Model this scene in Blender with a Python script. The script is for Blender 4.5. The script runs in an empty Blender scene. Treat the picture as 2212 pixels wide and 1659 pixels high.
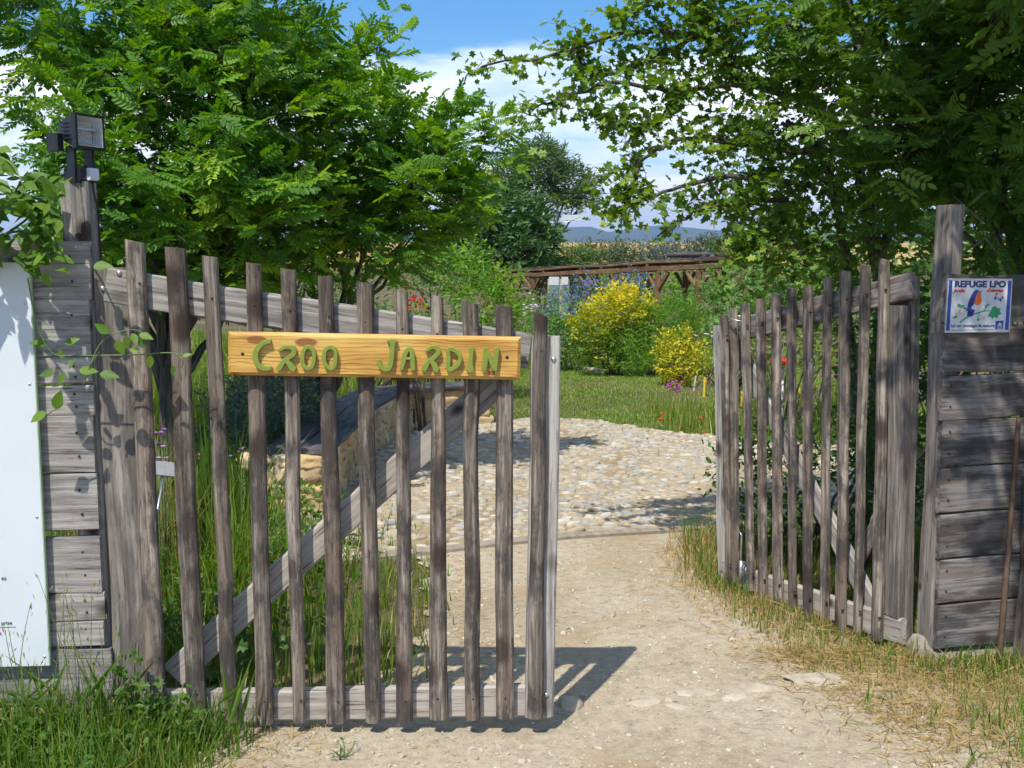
import bpy, math, random
import numpy as np
from mathutils import Vector, Matrix

# ------------------------------------------------------------------ scene
scene = bpy.context.scene
rng = np.random.default_rng(11)
random.seed(5)
R = math.radians
HAZE = 0.00015

# camera ------------------------------------------------------------
EYE = 1.60
FPX, W, H, CX, CY = 2350.0, 2212.0, 1659.0, 1106.0, 829.5
PITCH = math.atan((829.5 - 560.0) / FPX)
cam_d = bpy.data.cameras.new('camera')
cam_d.sensor_fit = 'HORIZONTAL'
cam_d.sensor_width = 36.0
cam_d.lens = 36.0 * FPX / W
cam_d.clip_start = 0.05
cam_d.clip_end = 30000.0
cam = bpy.data.objects.new('camera', cam_d)
scene.collection.objects.link(cam)
cam.location = (0, 0, EYE)
cam.rotation_euler = (math.pi / 2 - PITCH, 0, 0)
scene.camera = cam

# world -------------------------------------------------------------
SUN_EL = R(57.0)
SUN_AZ = math.atan2(-0.41, -0.91)      # from +Y towards +X
world = bpy.data.worlds.new('World')
scene.world = world
world.use_nodes = True
nt = world.node_tree
for n in list(nt.nodes):
    nt.nodes.remove(n)


def N(tree, kind, **kw):
    n = tree.nodes.new(kind)
    for k, v in kw.items():
        if k == 'inp':
            for kk, vv in v.items():
                n.inputs[kk].default_value = vv
        else:
            setattr(n, k, v)
    return n


def ramp(tree, stops, fac=None, interp='LINEAR'):
    n = tree.nodes.new('ShaderNodeValToRGB')
    cr = n.color_ramp
    cr.interpolation = interp
    while len(cr.elements) > len(stops):
        cr.elements.remove(cr.elements[-1])
    while len(cr.elements) < len(stops):
        cr.elements.new(0.5)
    for e, (p, c) in zip(cr.elements, stops):
        e.position = p
        e.color = (c, c, c, 1) if isinstance(c, (int, float)) else (c[0], c[1], c[2], 1)
    if fac is not None:
        tree.links.new(fac, n.inputs[0])
    return n


def mixc(tree, fac, a, b, mode='MIX'):
    n = tree.nodes.new('ShaderNodeMix')
    n.data_type = 'RGBA'
    n.blend_type = mode
    n.clamp_factor = True
    for k_, (sock, val) in enumerate(((n.inputs[0], fac), (n.inputs[6], a), (n.inputs[7], b))):
        if hasattr(val, 'is_linked') or hasattr(val, 'links'):
            tree.links.new(val, sock)
        elif isinstance(val, (int, float)):
            sock.default_value = val if k_ == 0 else (val, val, val, 1)
        else:
            sock.default_value = (val[0], val[1], val[2], 1)
    return n.outputs[2]


def math_n(tree, op, a, b=None, c=None):
    n = tree.nodes.new('ShaderNodeMath')
    n.operation = op
    for i, v in enumerate((a, b, c)):
        if v is None:
            continue
        if isinstance(v, (int, float)):
            n.inputs[i].default_value = v
        else:
            tree.links.new(v, n.inputs[i])
    return n.outputs[0]


sky = N(nt, 'ShaderNodeTexSky', sky_type='NISHITA')
sky.sun_disc = False
sky.sun_elevation = SUN_EL
sky.sun_rotation = SUN_AZ
sky.altitude = 500
sky.air_density = 1.0
sky.dust_density = 0.35
sky.ozone_density = 3.0
hsv = N(nt, 'ShaderNodeHueSaturation', inp={'Saturation': 1.38, 'Value': 1.0})
nt.links.new(sky.outputs[0], hsv.inputs['Color'])
# clouds: noise on a flat cloud layer seen from below
tc = N(nt, 'ShaderNodeTexCoord')
sep = N(nt, 'ShaderNodeSeparateXYZ')
nt.links.new(tc.outputs['Generated'], sep.inputs[0])
zz = math_n(nt, 'ADD', math_n(nt, 'MAXIMUM', sep.outputs[2], 0.0), 0.16)
px_ = math_n(nt, 'DIVIDE', sep.outputs[0], zz)
py_ = math_n(nt, 'DIVIDE', sep.outputs[1], zz)
pz_ = math_n(nt, 'MULTIPLY', sep.outputs[2], 9.0)
cmb = N(nt, 'ShaderNodeCombineXYZ')
nt.links.new(px_, cmb.inputs[0]); nt.links.new(py_, cmb.inputs[1]); nt.links.new(pz_, cmb.inputs[2])
CLOUD_OFF = (3.1, 1.7, 0.0)
mp = N(nt, 'ShaderNodeMapping')
mp.inputs['Location'].default_value = CLOUD_OFF
nt.links.new(cmb.outputs[0], mp.inputs[0])
cn1 = N(nt, 'ShaderNodeTexNoise', inp={'Scale': 0.75, 'Detail': 7.0, 'Roughness': 0.55, 'Distortion': 0.2})
cn2 = N(nt, 'ShaderNodeTexNoise', inp={'Scale': 2.4, 'Detail': 5.0, 'Roughness': 0.6})
nt.links.new(mp.outputs[0], cn1.inputs['Vector'])
nt.links.new(mp.outputs[0], cn2.inputs['Vector'])
elev = ramp(nt, [(0.0, 0.38), (0.10, 0.35), (0.155, 0.27), (0.20, 0.10), (0.26, 0.05), (0.42, 0.15), (1.0, 0.17)], sep.outputs[2])
cov = math_n(nt, 'ADD', cn1.outputs[0], elev.outputs[0])
cov = math_n(nt, 'ADD', cov, math_n(nt, 'MULTIPLY', cn2.outputs[0], 0.16))
mask = ramp(nt, [(0.0, 0.0), (0.76, 0.0), (0.84, 0.55), (0.96, 1.0)], cov)
mask.color_ramp.interpolation = 'EASE'
cshade = ramp(nt, [(0.3, (0.68, 0.76, 0.88)), (0.60, (0.95, 0.97, 1.0))], cn2.outputs[0])
cbright = N(nt, 'ShaderNodeVectorMath', operation='SCALE', inp={'Scale': 10.5})
nt.links.new(cshade.outputs[0], cbright.inputs[0])
skyc = mixc(nt, mask.outputs[0], hsv.outputs[0], cbright.outputs[0])
bg = N(nt, 'ShaderNodeBackground', inp={'Strength': 0.112})
nt.links.new(skyc, bg.inputs['Color'])
wo = N(nt, 'ShaderNodeOutputWorld')
nt.links.new(bg.outputs[0], wo.inputs['Surface'])

# sun ---------------------------------------------------------------
sun_dir = Vector((math.sin(SUN_AZ) * math.cos(SUN_EL), math.cos(SUN_AZ) * math.cos(SUN_EL), math.sin(SUN_EL)))
sun_d = bpy.data.lights.new('sun', 'SUN')
sun_d.energy = 3.9
sun_d.angle = R(0.53)
sun_d.color = (1.0, 0.95, 0.86)
sun = bpy.data.objects.new('sun', sun_d)
scene.collection.objects.link(sun)
sun.rotation_euler = sun_dir.to_track_quat('Z', 'Y').to_euler()
sun.location = sun_dir * 30

vs = scene.view_settings
vs.view_transform = 'Standard'
vs.look = 'None'
vs.exposure = 0.62
vs.gamma = 1.0
vs.use_curve_mapping = False
scene.cycles.use_denoising = True
scene.cycles.max_bounces = 6
scene.cycles.diffuse_bounces = 3
scene.cycles.glossy_bounces = 2
scene.cycles.transmission_bounces = 4
scene.cycles.volume_bounces = 0
scene.cycles.sample_clamp_indirect = 6.0
scene.cycles.use_adaptive_sampling = True
scene.cycles.adaptive_threshold = 0.02

# ------------------------------------------------------------------ geometry helpers
TY = np.array([-9999, -50, 0, 3.4, 4.4, 5.6, 7.0, 12, 16, 22, 32, 45, 60, 85, 120, 170, 230, 500, 1500, 9999.0])
TZ = np.array([0.0, 0, 0, -.045, -.080, -.125, -.16, -.20, -.22, -.50, -1.10, -1.2, -0.5, 0.5, 1.9, 3.6, 3.7, -8, -12, -12.0])


def T(x, y):
    """height of the ground"""
    y = np.asarray(y, float)
    x = np.asarray(x, float)
    z = np.interp(y, TY, TZ)
    near = np.clip((y - 2.5) / 1.0, 0, 1) * np.clip((60 - y) / 30, 0, 1)
    z = z + near * (0.012 * np.sin(x * 2.3 + y * 1.1) + 0.010 * np.sin(x * 1.1 - y * 2.7 + 1.0))
    # the bank on the left behind the fence lies a little higher
    z = z + 0.30 * np.clip((-1.9 - x) / 1.5, 0, 1) * np.clip((y - 5.0) / 3, 0, 1) * np.clip((60 - y) / 30, 0, 1)
    return z


def ray(px, py):
    dx = (px - CX) / FPX
    dy = -(py - CY) / FPX
    c, s = math.cos(PITCH), math.sin(PITCH)
    return np.array([dx, c + dy * s, -s + dy * c])


def A(px, py, Y):
    """point of the place at distance Y that the photograph shows at (px, py)"""
    d = ray(px, py)
    t = Y / d[1]
    return np.array([0, 0, EYE]) + d * t


def Gp(px, py, dz=0.0):
    d = ray(px, py)
    lo, hi = 0.5, 2000.0
    for _ in range(60):
        m = 0.5 * (lo + hi)
        p = d * (m / d[1])
        if EYE + p[2] > float(T(p[0], m)) + dz:
            lo = m
        else:
            hi = m
    p = d * (lo / d[1])
    return np.array([p[0], p[1], EYE + p[2]])


class Frame:
    """a vertical plane: s runs along it, d goes away from the road, z up"""
    def __init__(self, p0, p1, zb):
        self.o = np.array([p0[0], p0[1], zb])
        u = np.array([p1[0] - p0[0], p1[1] - p0[1], 0.0])
        self.len = float(np.linalg.norm(u))
        self.u = u / self.len
        self.n = np.array([-self.u[1], self.u[0], 0.0])
        if self.n[1] < 0 and abs(self.n[1]) > 0.2:
            self.n = -self.n

    def sz(self, px, py, off=0.0):
        d = ray(px, py)
        e = np.array([0, 0, EYE])
        o = self.o + self.n * off
        t = np.dot(o - e, self.n) / np.dot(d, self.n)
        p = e + d * t - o
        return float(np.dot(p, self.u)), float(p[2])

    def matrix(self):
        m = Matrix.Identity(4)
        n2 = np.cross([0, 0, 1], self.u)
        for i in range(3):
            m[i][0] = self.u[i]; m[i][1] = n2[i]; m[i][2] = (0, 0, 1)[i]; m[i][3] = self.o[i]
        return m


COL = scene.collection


def link(name, data, parent=None):
    o = bpy.data.objects.new(name, data)
    COL.objects.link(o)
    if parent is not None:
        o.parent = parent
    return o


def tag(o, label=None, cat=None, group=None, kind=None):
    if label: o['label'] = label
    if cat: o['category'] = cat
    if group: o['group'] = group
    if kind: o['kind'] = kind
    return o


def empty(name, loc=(0, 0, 0), rotz=0.0, matrix=None):
    o = link(name, None)
    o.empty_display_size = 0.1
    if matrix is not None:
        o.matrix_world = matrix
    else:
        o.location = loc
        o.rotation_euler = (0, 0, rotz)
    return o


def mesh_np(name, V, polys, mat, smooth=False, grain=None, tint=None):
    """polys: list of int arrays (n,k); quick mesh from arrays"""
    me = bpy.data.meshes.new(name)
    V = np.asarray(V, np.float32).reshape(-1, 3)
    me.vertices.add(len(V))
    me.vertices.foreach_set('co', V.ravel())
    loops, starts, tot = [], [], 0
    for p in polys:
        p = np.asarray(p, np.int32)
        if p.size == 0:
            continue
        if p.ndim == 1:
            p = p[None, :]
        n, k = p.shape
        loops.append(p.ravel())
        starts.append(tot + np.arange(n, dtype=np.int32) * k)
        tot += n * k
    L = np.concatenate(loops)
    S = np.concatenate(starts)
    me.loops.add(len(L))
    me.loops.foreach_set('vertex_index', L)
    me.polygons.add(len(S))
    me.polygons.foreach_set('loop_start', S)
    me.update(calc_edges=True)
    me.validate()
    me.polygons.foreach_set('use_smooth', np.full(len(me.polygons), bool(smooth)))
    if grain is not None:
        a = me.attributes.new('grain', 'FLOAT_VECTOR', 'POINT')
        a.data.foreach_set('vector', np.asarray(grain, np.float32).ravel())
    if tint is not None:
        a = me.attributes.new('tint', 'FLOAT', 'POINT')
        a.data.foreach_set('value', np.asarray(tint, np.float32).ravel())
    if mat is not None:
        me.materials.append(mat)
    return me


class MB:
    """collects polygons for one mesh"""
    def __init__(self):
        self.v, self.g, self.p, self.n = [], [], {}, 0

    def add(self, V, polys, grain=None):
        V = np.asarray(V, float).reshape(-1, 3)
        self.v.append(V)
        self.g.append(V if grain is None else np.asarray(grain, float).reshape(-1, 3))
        for p in polys:
            p = np.atleast_2d(np.asarray(p, int))
            self.p.setdefault(p.shape[1], []).append(p + self.n)
        self.n += len(V)
        return self

    def box(self, x0, x1, y0, y1, z0, z1):
        V = [(x, y, z) for z in (z0, z1) for y in (y0, y1) for x in (x0, x1)]
        F = [(0, 2, 3, 1), (4, 5, 7, 6), (0, 1, 5, 4), (2, 6, 7, 3), (0, 4, 6, 2), (1, 3, 7, 5)]
        return self.add(V, [np.array(F)])

    def sweep(self, path, secs, wax, dax, goff=None):
        """path (n,3); secs (n,m,2) closed sections; wax,dax section axes (3,) or (n,3)"""
        path = np.asarray(path, float)
        n, m = len(path), secs.shape[1]
        wax = np.broadcast_to(np.asarray(wax, float), (n, 3))
        dax = np.broadcast_to(np.asarray(dax, float), (n, 3))
        V = path[:, None, :] + secs[:, :, 0:1] * wax[:, None, :] + secs[:, :, 1:2] * dax[:, None, :]
        seg = np.r_[0, np.cumsum(np.linalg.norm(np.diff(path, axis=0), axis=1))]
        g = np.zeros((n, m, 3))
        g[..., 0] = secs[..., 0]; g[..., 1] = secs[..., 1]; g[..., 2] = seg[:, None]
        if goff is None:
            goff = rng.uniform(-40, 40, 3)
        g = g + goff
        i = np.arange(n - 1)[:, None] * m
        j = np.arange(m)[None, :]
        j2 = (j + 1) % m
        q = np.stack([i + j, i + j2, i + m + j2, i + m + j], -1).reshape(-1, 4)
        self.add(V, [q, np.arange(m)[::-1][None, :], (np.arange(m) + (n - 1) * m)[None, :]], g)
        return self

    def tube(self, path, radii, sides=6):
        path = np.asarray(path, float)
        n = len(path)
        radii = np.broadcast_to(np.asarray(radii, float), (n,))
        d = np.gradient(path, axis=0)
        d /= np.linalg.norm(d, axis=1)[:, None] + 1e-9
        ref = np.array([0, 0, 1.0]) if abs(d[0][2]) < 0.9 else np.array([1.0, 0, 0])
        a = np.cross(d, ref); a /= np.linalg.norm(a, axis=1)[:, None] + 1e-9
        b = np.cross(d, a)
        th = np.linspace(0, 2 * np.pi, sides, endpoint=False)
        sec = np.stack([np.cos(th), np.sin(th)], -1)[None] * radii[:, None, None]
        return self.sweep(path, sec, a, b)

    def lathe(self, prof, c=(0, 0, 0), seg=16, axis=2):
        prof = np.asarray(prof, float)
        th = np.linspace(0, 2 * np.pi, seg, endpoint=False)
        V = np.zeros((len(prof), seg, 3))
        ax = [(1, 2, 0), (2, 0, 1), (0, 1, 2)][axis]
        V[..., ax[0]] = prof[:, 0:1] * np.cos(th)
        V[..., ax[1]] = prof[:, 0:1] * np.sin(th)
        V[..., ax[2]] = prof[:, 1:2]
        n, m = len(prof), seg
        i = np.arange(n - 1)[:, None] * m
        j = np.arange(m)[None, :]
        q = np.stack([i + j, i + (j + 1) % m, i + m + (j + 1) % m, i + m + j], -1).reshape(-1, 4)
        return self.add(V.reshape(-1, 3) + np.asarray(c), [q, np.arange(m)[::-1][None, :], (np.arange(m) + (n - 1) * m)[None, :]])

    def mesh(self, name, mat, smooth=False):
        V = np.concatenate(self.v)
        return mesh_np(name, V, [np.concatenate(x) for x in self.p.values()], mat, smooth, grain=np.concatenate(self.g))

    def build(self, name, mat, parent=None, smooth=False):
        return link(name, self.mesh(name, mat, smooth), parent)


def rrect(w, d, b):
    """rounded rectangle section, counter-clockwise, centred"""
    w2, d2 = w / 2, d / 2
    b = min(b, w2 * 0.9, d2 * 0.9)
    return np.array([(-w2 + b, -d2), (w2 - b, -d2), (w2, -d2 + b), (w2, d2 - b), (w2 - b, d2), (-w2 + b, d2), (-w2, d2 - b), (-w2, -d2 + b)])


def wob(n, amp, seed=None, k=3):
    """smooth random curve of n samples"""
    c = rng.normal(0, amp, k + 2)
    return np.interp(np.linspace(0, k + 1, n), np.arange(k + 2), c)


def plank(mb, p0, p1, w, d, wax, dax, bev=0.006, segs=10, wv=0.01, bow=0.004):
    """a sawn board from p0 to p1, its edges slightly uneven"""
    p0, p1 = np.asarray(p0, float), np.asarray(p1, float)
    t = np.linspace(0, 1, segs)[:, None]
    wax, dax = np.asarray(wax, float), np.asarray(dax, float)
    path = p0 + (p1 - p0) * t + wob(segs, bow)[:, None] * wax + wob(segs, bow * .5)[:, None] * dax
    base = rrect(1, 1, 0.0001)
    secs = []
    ww = w * (1 + wob(segs, wv))
    for i in range(segs):
        secs.append(rrect(ww[i], d, bev * (1 + .4 * rng.normal() if True else 1)))
    mb.sweep(path, np.array(secs), wax, dax)
    return mb


def half_round(mb, p0, p1, w0, w1, d, wax, dax, segs=14, tilt=0.0):
    """a split pole: round face to the road, flat back; w0/w1 widths at its two ends"""
    p0, p1 = np.asarray(p0, float), np.asarray(p1, float)
    t = np.linspace(0, 1, segs)
    wax, dax = np.asarray(wax, float), np.asarray(dax, float)
    path = p0 + (p1 - p0) * t[:, None] + wob(segs, 0.0028, k=5)[:, None] * wax
    ww = (w0 + (w1 - w0) * t) * (1 + wob(segs, 0.03, k=6))
    th = np.linspace(0, np.pi, 9)
    secs = []
    lump = 1 + 0.05 * rng.normal(size=9)
    for i in range(segs):
        l2 = lump + 0.025 * rng.normal(size=9)
        f = np.stack([np.cos(th) * ww[i] / 2 * (0.97 + .03 * l2), -np.sin(th) ** 0.75 * d * l2], -1)
        b = np.array([(-ww[i] / 2 * .98, d * .12), (ww[i] / 2 * .98, d * .12)])
        secs.append(np.concatenate([f, b])[::-1])
    secs = np.array(secs)
    mb.sweep(path, secs, wax, dax)
    # uneven saw cut at the ends
    V = mb.v[-1].reshape(segs, -1, 3)
    V[-1] += np.outer((secs[-1][:, 0]) * tilt, (p1 - p0) / np.linalg.norm(p1 - p0))
    return mb


def ico(sub=2):
    import bmesh
    bm = bmesh.new()
    bmesh.ops.create_icosphere(bm, subdivisions=sub, radius=1.0)
    bm.verts.ensure_lookup_table()
    V = np.array([v.co[:] for v in bm.verts])
    F = np.array([[v.index for v in f.verts] for f in bm.faces])
    bm.free()
    return V, F


ICO1, ICO1F = ico(1)
ICO2, ICO2F = ico(2)
ICO3, ICO3F = ico(3)


def lump(V, amp, seed, freq=1.6):
    r = np.random.default_rng(seed)
    out = np.ones(len(V))
    for k in range(6):
        d = r.normal(size=3); d /= np.linalg.norm(d)
        out += amp * r.uniform(.4, 1) * np.sin(freq * (1 + .5 * k) * V @ d + r.uniform(0, 6.28)) / (1 + .35 * k)
    return V * out[:, None]


def boxy(V, p):
    """push a sphere towards a box"""
    n = (np.abs(V) ** p).sum(1) ** (1 / p)
    return V / n[:, None]
# ------------------------------------------------------------------ materials
def new_mat(name):
    m = bpy.data.materials.new(name)
    m.use_nodes = True
    t = m.node_tree
    for n in list(t.nodes):
        t.nodes.remove(n)
    out = t.nodes.new('ShaderNodeOutputMaterial')
    b = t.nodes.new('ShaderNodeBsdfPrincipled')
    t.links.new(b.outputs[0], out.inputs[0])
    return m, t, b, out


def plain(name, col, rough=0.6, metal=0.0, spec=0.5, noise=0.12, nscale=40, coat=0.0):
    m, t, b, o = new_mat(name)
    tcn = t.nodes.new('ShaderNodeTexCoord')
    n = N(t, 'ShaderNodeTexNoise', inp={'Scale': nscale, 'Detail': 4.0})
    t.links.new(tcn.outputs['Object'], n.inputs['Vector'])
    c = Vector(col)
    r_ = ramp(t, [(0.3, tuple(c * (1 - noise))), (0.7, tuple(c * (1 + noise)))], n.outputs[0])
    t.links.new(r_.outputs[0], b.inputs['Base Color'])
    b.inputs['Roughness'].default_value = rough
    b.inputs['Metallic'].default_value = metal
    b.inputs['Specular IOR Level'].default_value = spec
    b.inputs['Coat Weight'].default_value = coat
    return m


def scaled(t, vec, s, loc=(0, 0, 0)):
    mpn = t.nodes.new('ShaderNodeMapping')
    mpn.inputs['Scale'].default_value = s
    mpn.inputs['Location'].default_value = loc
    t.links.new(vec, mpn.inputs[0])
    return mpn.outputs[0]


def wood(name, dark, mid, light, stain=(0.05, 0.045, 0.045), stain_amt=0.5, brown=None, knots=0.16, rough=0.85, bump=0.35, var=0.25, fine=1.0, flk=5.0, stk=2.6):
    m, t, b, o = new_mat(name)
    at = N(t, 'ShaderNodeAttribute', attribute_name='grain')
    v = at.outputs['Vector']
    n1 = N(t, 'ShaderNodeTexNoise', inp={'Scale': 1.0, 'Detail': 7.0, 'Roughness': 0.62, 'Distortion': 0.6})
    t.links.new(scaled(t, v, (55 * fine, 55 * fine, 2.2)), n1.inputs['Vector'])
    n2 = N(t, 'ShaderNodeTexNoise', inp={'Scale': 1.0, 'Detail': 5.0, 'Roughness': 0.6, 'Distortion': 1.0})
    t.links.new(scaled(t, v, (14, 14, 1.7)), n2.inputs['Vector'])
    n3 = N(t, 'ShaderNodeTexNoise', inp={'Scale': 1.0, 'Detail': 6.0, 'Roughness': 0.7})
    t.links.new(scaled(t, v, (130 * fine, 130 * fine, flk)), n3.inputs['Vector'])
    base = ramp(t, [(0.36, dark), (0.5, mid), (0.66, light)], n1.outputs[0])
    col = base.outputs[0]
    if brown is not None:
        bf = ramp(t, [(0.48, 0.0), (0.66, 0.8)], n2.outputs[0])
        col = mixc(t, bf.outputs[0], col, brown)
    n4 = N(t, 'ShaderNodeTexNoise', inp={'Scale': 1.0, 'Detail': 6.0, 'Roughness': 0.65})
    t.links.new(scaled(t, v, (11, 11, stk), (31, 7, 3)), n4.inputs['Vector'])
    sf = ramp(t, [(0.47, 0.0), (0.57, stain_amt)], n4.outputs[0])
    col = mixc(t, sf.outputs[0], col, stain)
    # dark checks along the grain
    ck = ramp(t, [(0.36, 1.0), (0.43, 0.0)], n3.outputs[0])
    col = mixc(t, math_n(t, 'MULTIPLY', ck.outputs[0], 0.8), col, (0.03, 0.026, 0.024))
    # pale flecks where the bark has worn
    fl = ramp(t, [(0.60, 0.0), (0.70, 0.8)], n3.outputs[0])
    col = mixc(t, math_n(t, 'MULTIPLY', fl.outputs[0], 0.95), col, light)
    if knots:
        vo = N(t, 'ShaderNodeTexVoronoi', feature='F1', inp={'Scale': 1.0, 'Randomness': 1.0})
        t.links.new(scaled(t, v, (6, 6, 4.0)), vo.inputs['Vector'])
        kf = ramp(t, [(knots * .55, 0.9), (knots * 1.1, 0.0)], vo.outputs['Distance'])
        col = mixc(t, kf.outputs[0], col, (0.045, 0.03, 0.024))
    oi = t.nodes.new('ShaderNodeObjectInfo')
    vr = N(t, 'ShaderNodeMapRange', inp={'To Min': 1 - var, 'To Max': 1 + var})
    t.links.new(oi.outputs['Random'], vr.inputs[0])
    hs = t.nodes.new('ShaderNodeHueSaturation')
    t.links.new(col, hs.inputs['Color'])
    t.links.new(vr.outputs[0], hs.inputs['Value'])
    t.links.new(hs.outputs[0], b.inputs['Base Color'])
    b.inputs['Roughness'].default_value = rough
    b.inputs['Specular IOR Level'].default_value = 0.25
    bp = N(t, 'ShaderNodeBump', inp={'Strength': bump, 'Distance': 0.004})
    hh = math_n(t, 'ADD', n1.outputs[0], math_n(t, 'MULTIPLY', n3.outputs[0], 0.7))
    t.links.new(hh, bp.inputs['Height'])
    t.links.new(bp.outputs[0], b.inputs['Normal'])
    return m


M = {}
M['picket'] = wood('split_pole_wood', (0.078, 0.061, 0.048), (0.163, 0.132, 0.106), (0.38, 0.33, 0.27), stain=(0.045, 0.040, 0.038), stain_amt=0.75, brown=(0.18, 0.125, 0.09), knots=0.26, bump=1.0, var=0.18, flk=13.0, stk=5.5)
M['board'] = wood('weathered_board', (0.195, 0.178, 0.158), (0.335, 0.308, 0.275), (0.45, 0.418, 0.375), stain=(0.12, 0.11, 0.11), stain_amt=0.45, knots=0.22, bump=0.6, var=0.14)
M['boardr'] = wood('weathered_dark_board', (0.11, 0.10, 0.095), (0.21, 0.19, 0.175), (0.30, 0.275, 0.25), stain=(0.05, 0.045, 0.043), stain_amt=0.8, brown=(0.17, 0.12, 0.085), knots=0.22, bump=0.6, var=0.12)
M['rail_pale'] = wood('dusty_rail_sunlit_brace', (0.27, 0.235, 0.20), (0.40, 0.355, 0.31), (0.47, 0.425, 0.37), stain=(0.28, 0.24, 0.20), stain_amt=0.4, knots=0.16, bump=0.35, var=0.06)  # dust on the bottom rails, painted sunlight on the left gate's brace
M['stile'] = wood('dark_stile_board', (0.12, 0.102, 0.088), (0.20, 0.172, 0.147), (0.30, 0.265, 0.23), stain=(0.07, 0.06, 0.056), stain_amt=0.6, knots=0.1, bump=0.45, var=0.1)
M['seat'] = wood('dark_seat_board', (0.055, 0.052, 0.055), (0.10, 0.095, 0.098), (0.16, 0.15, 0.15), stain=(0.03, 0.03, 0.032), stain_amt=0.5, brown=(0.13, 0.10, 0.08), knots=0.08, bump=0.4, var=0.2)
M['pergola'] = wood('red_brown_timber', (0.11, 0.058, 0.028), (0.20, 0.108, 0.054), (0.30, 0.175, 0.09), stain=(0.07, 0.04, 0.025), stain_amt=0.5, knots=0.08, bump=0.3, var=0.2)
M['bark'] = wood('tree_bark', (0.05, 0.042, 0.034), (0.11, 0.095, 0.078), (0.20, 0.175, 0.145), stain=(0.04, 0.035, 0.03), stain_amt=0.6, knots=0.0, bump=0.8, var=0.1, fine=0.6)
M['twig'] = plain('twig_bark', (0.13, 0.10, 0.07), 0.8, noise=0.3)
M['greystem'] = plain('green_stem', (0.12, 0.17, 0.05), 0.7, noise=0.2)


def sign_wood():
    m, t, b, o = new_mat('varnished_pine')
    at = N(t, 'ShaderNodeAttribute', attribute_name='grain')
    v = at.outputs['Vector']
    nz = N(t, 'ShaderNodeTexNoise', inp={'Scale': 1.0, 'Detail': 3.0, 'Roughness': 0.5, 'Distortion': 0.4})
    t.links.new(scaled(t, v, (2.6, 14, 14)), nz.inputs['Vector'])
    sepn = t.nodes.new('ShaderNodeSeparateXYZ')
    t.links.new(v, sepn.inputs[0])
    ph = math_n(t, 'ADD', math_n(t, 'MULTIPLY', sepn.outputs[2], 520.0), math_n(t, 'MULTIPLY', nz.outputs[0], 34.0))
    ph2 = math_n(t, 'ADD', math_n(t, 'MULTIPLY', sepn.outputs[1], 300.0), ph)
    sw = math_n(t, 'MULTIPLY_ADD', math_n(t, 'SINE', ph2), 0.5, 0.5)
    ln = ramp(t, [(0.72, 0.0), (0.97, 1.0)], sw)
    nl = N(t, 'ShaderNodeTexNoise', inp={'Scale': 1.0, 'Detail': 2.0})
    t.links.new(scaled(t, v, (3.5, 30, 30), (5, 2, 9)), nl.inputs['Vector'])
    lw = ramp(t, [(0.36, 0.15), (0.6, 0.95)], nl.outputs[0])
    n2 = N(t, 'ShaderNodeTexNoise', inp={'Scale': 1.0, 'Detail': 4.0})
    t.links.new(scaled(t, v, (4, 18, 18), (1, 8, 2)), n2.inputs['Vector'])
    base = ramp(t, [(0.3, (0.46, 0.225, 0.040)), (0.52, (0.60, 0.345, 0.075)), (0.72, (0.68, 0.43, 0.115))], n2.outputs[0])
    col = mixc(t, math_n(t, 'MULTIPLY', math_n(t, 'MULTIPLY', ln.outputs[0], lw.outputs[0]), 0.85), base.outputs[0], (0.27, 0.10, 0.016))
    nf = N(t, 'ShaderNodeTexNoise', inp={'Scale': 1.0, 'Detail': 5.0})
    t.links.new(scaled(t, v, (9, 260, 260)), nf.inputs['Vector'])
    f2 = ramp(t, [(0.35, 0.82), (0.65, 1.06)], nf.outputs[0])
    col = mixc(t, 1.0, col, f2.outputs[0], 'MULTIPLY')
    # three knots of the board, on its face
    for (kx, kz, rx, rz) in ((0.095, 0.118, 0.042, 0.017), (0.255, 0.113, 0.046, 0.018), (0.865, 0.022, 0.016, 0.012), (1.28, 0.1, 0.014, 0.006)):
        dx = math_n(t, 'DIVIDE', math_n(t, 'SUBTRACT', sepn.outputs[0], kx), rx)
        dz = math_n(t, 'DIVIDE', math_n(t, 'SUBTRACT', sepn.outputs[2], kz), rz)
        rr = math_n(t, 'ADD', math_n(t, 'MULTIPLY', dx, dx), math_n(t, 'MULTIPLY', dz, dz))
        rr = math_n(t, 'ADD', rr, math_n(t, 'MULTIPLY', nz.outputs[0], 0.35))
        kf = ramp(t, [(0.62, 0.85), (0.95, 0.0)], rr)
        col = mixc(t, kf.outputs[0], col, (0.20, 0.065, 0.018))
    t.links.new(col, b.inputs['Base Color'])
    b.inputs['Roughness'].default_value = 0.42
    b.inputs['Coat Weight'].default_value = 0.08
    b.inputs['Coat Roughness'].default_value = 0.25
    bp = N(t, 'ShaderNodeBump', inp={'Strength': 0.12, 'Distance': 0.002})
    t.links.new(sw, bp.inputs['Height'])
    t.links.new(bp.outputs[0], b.inputs['Normal'])
    return m


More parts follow.
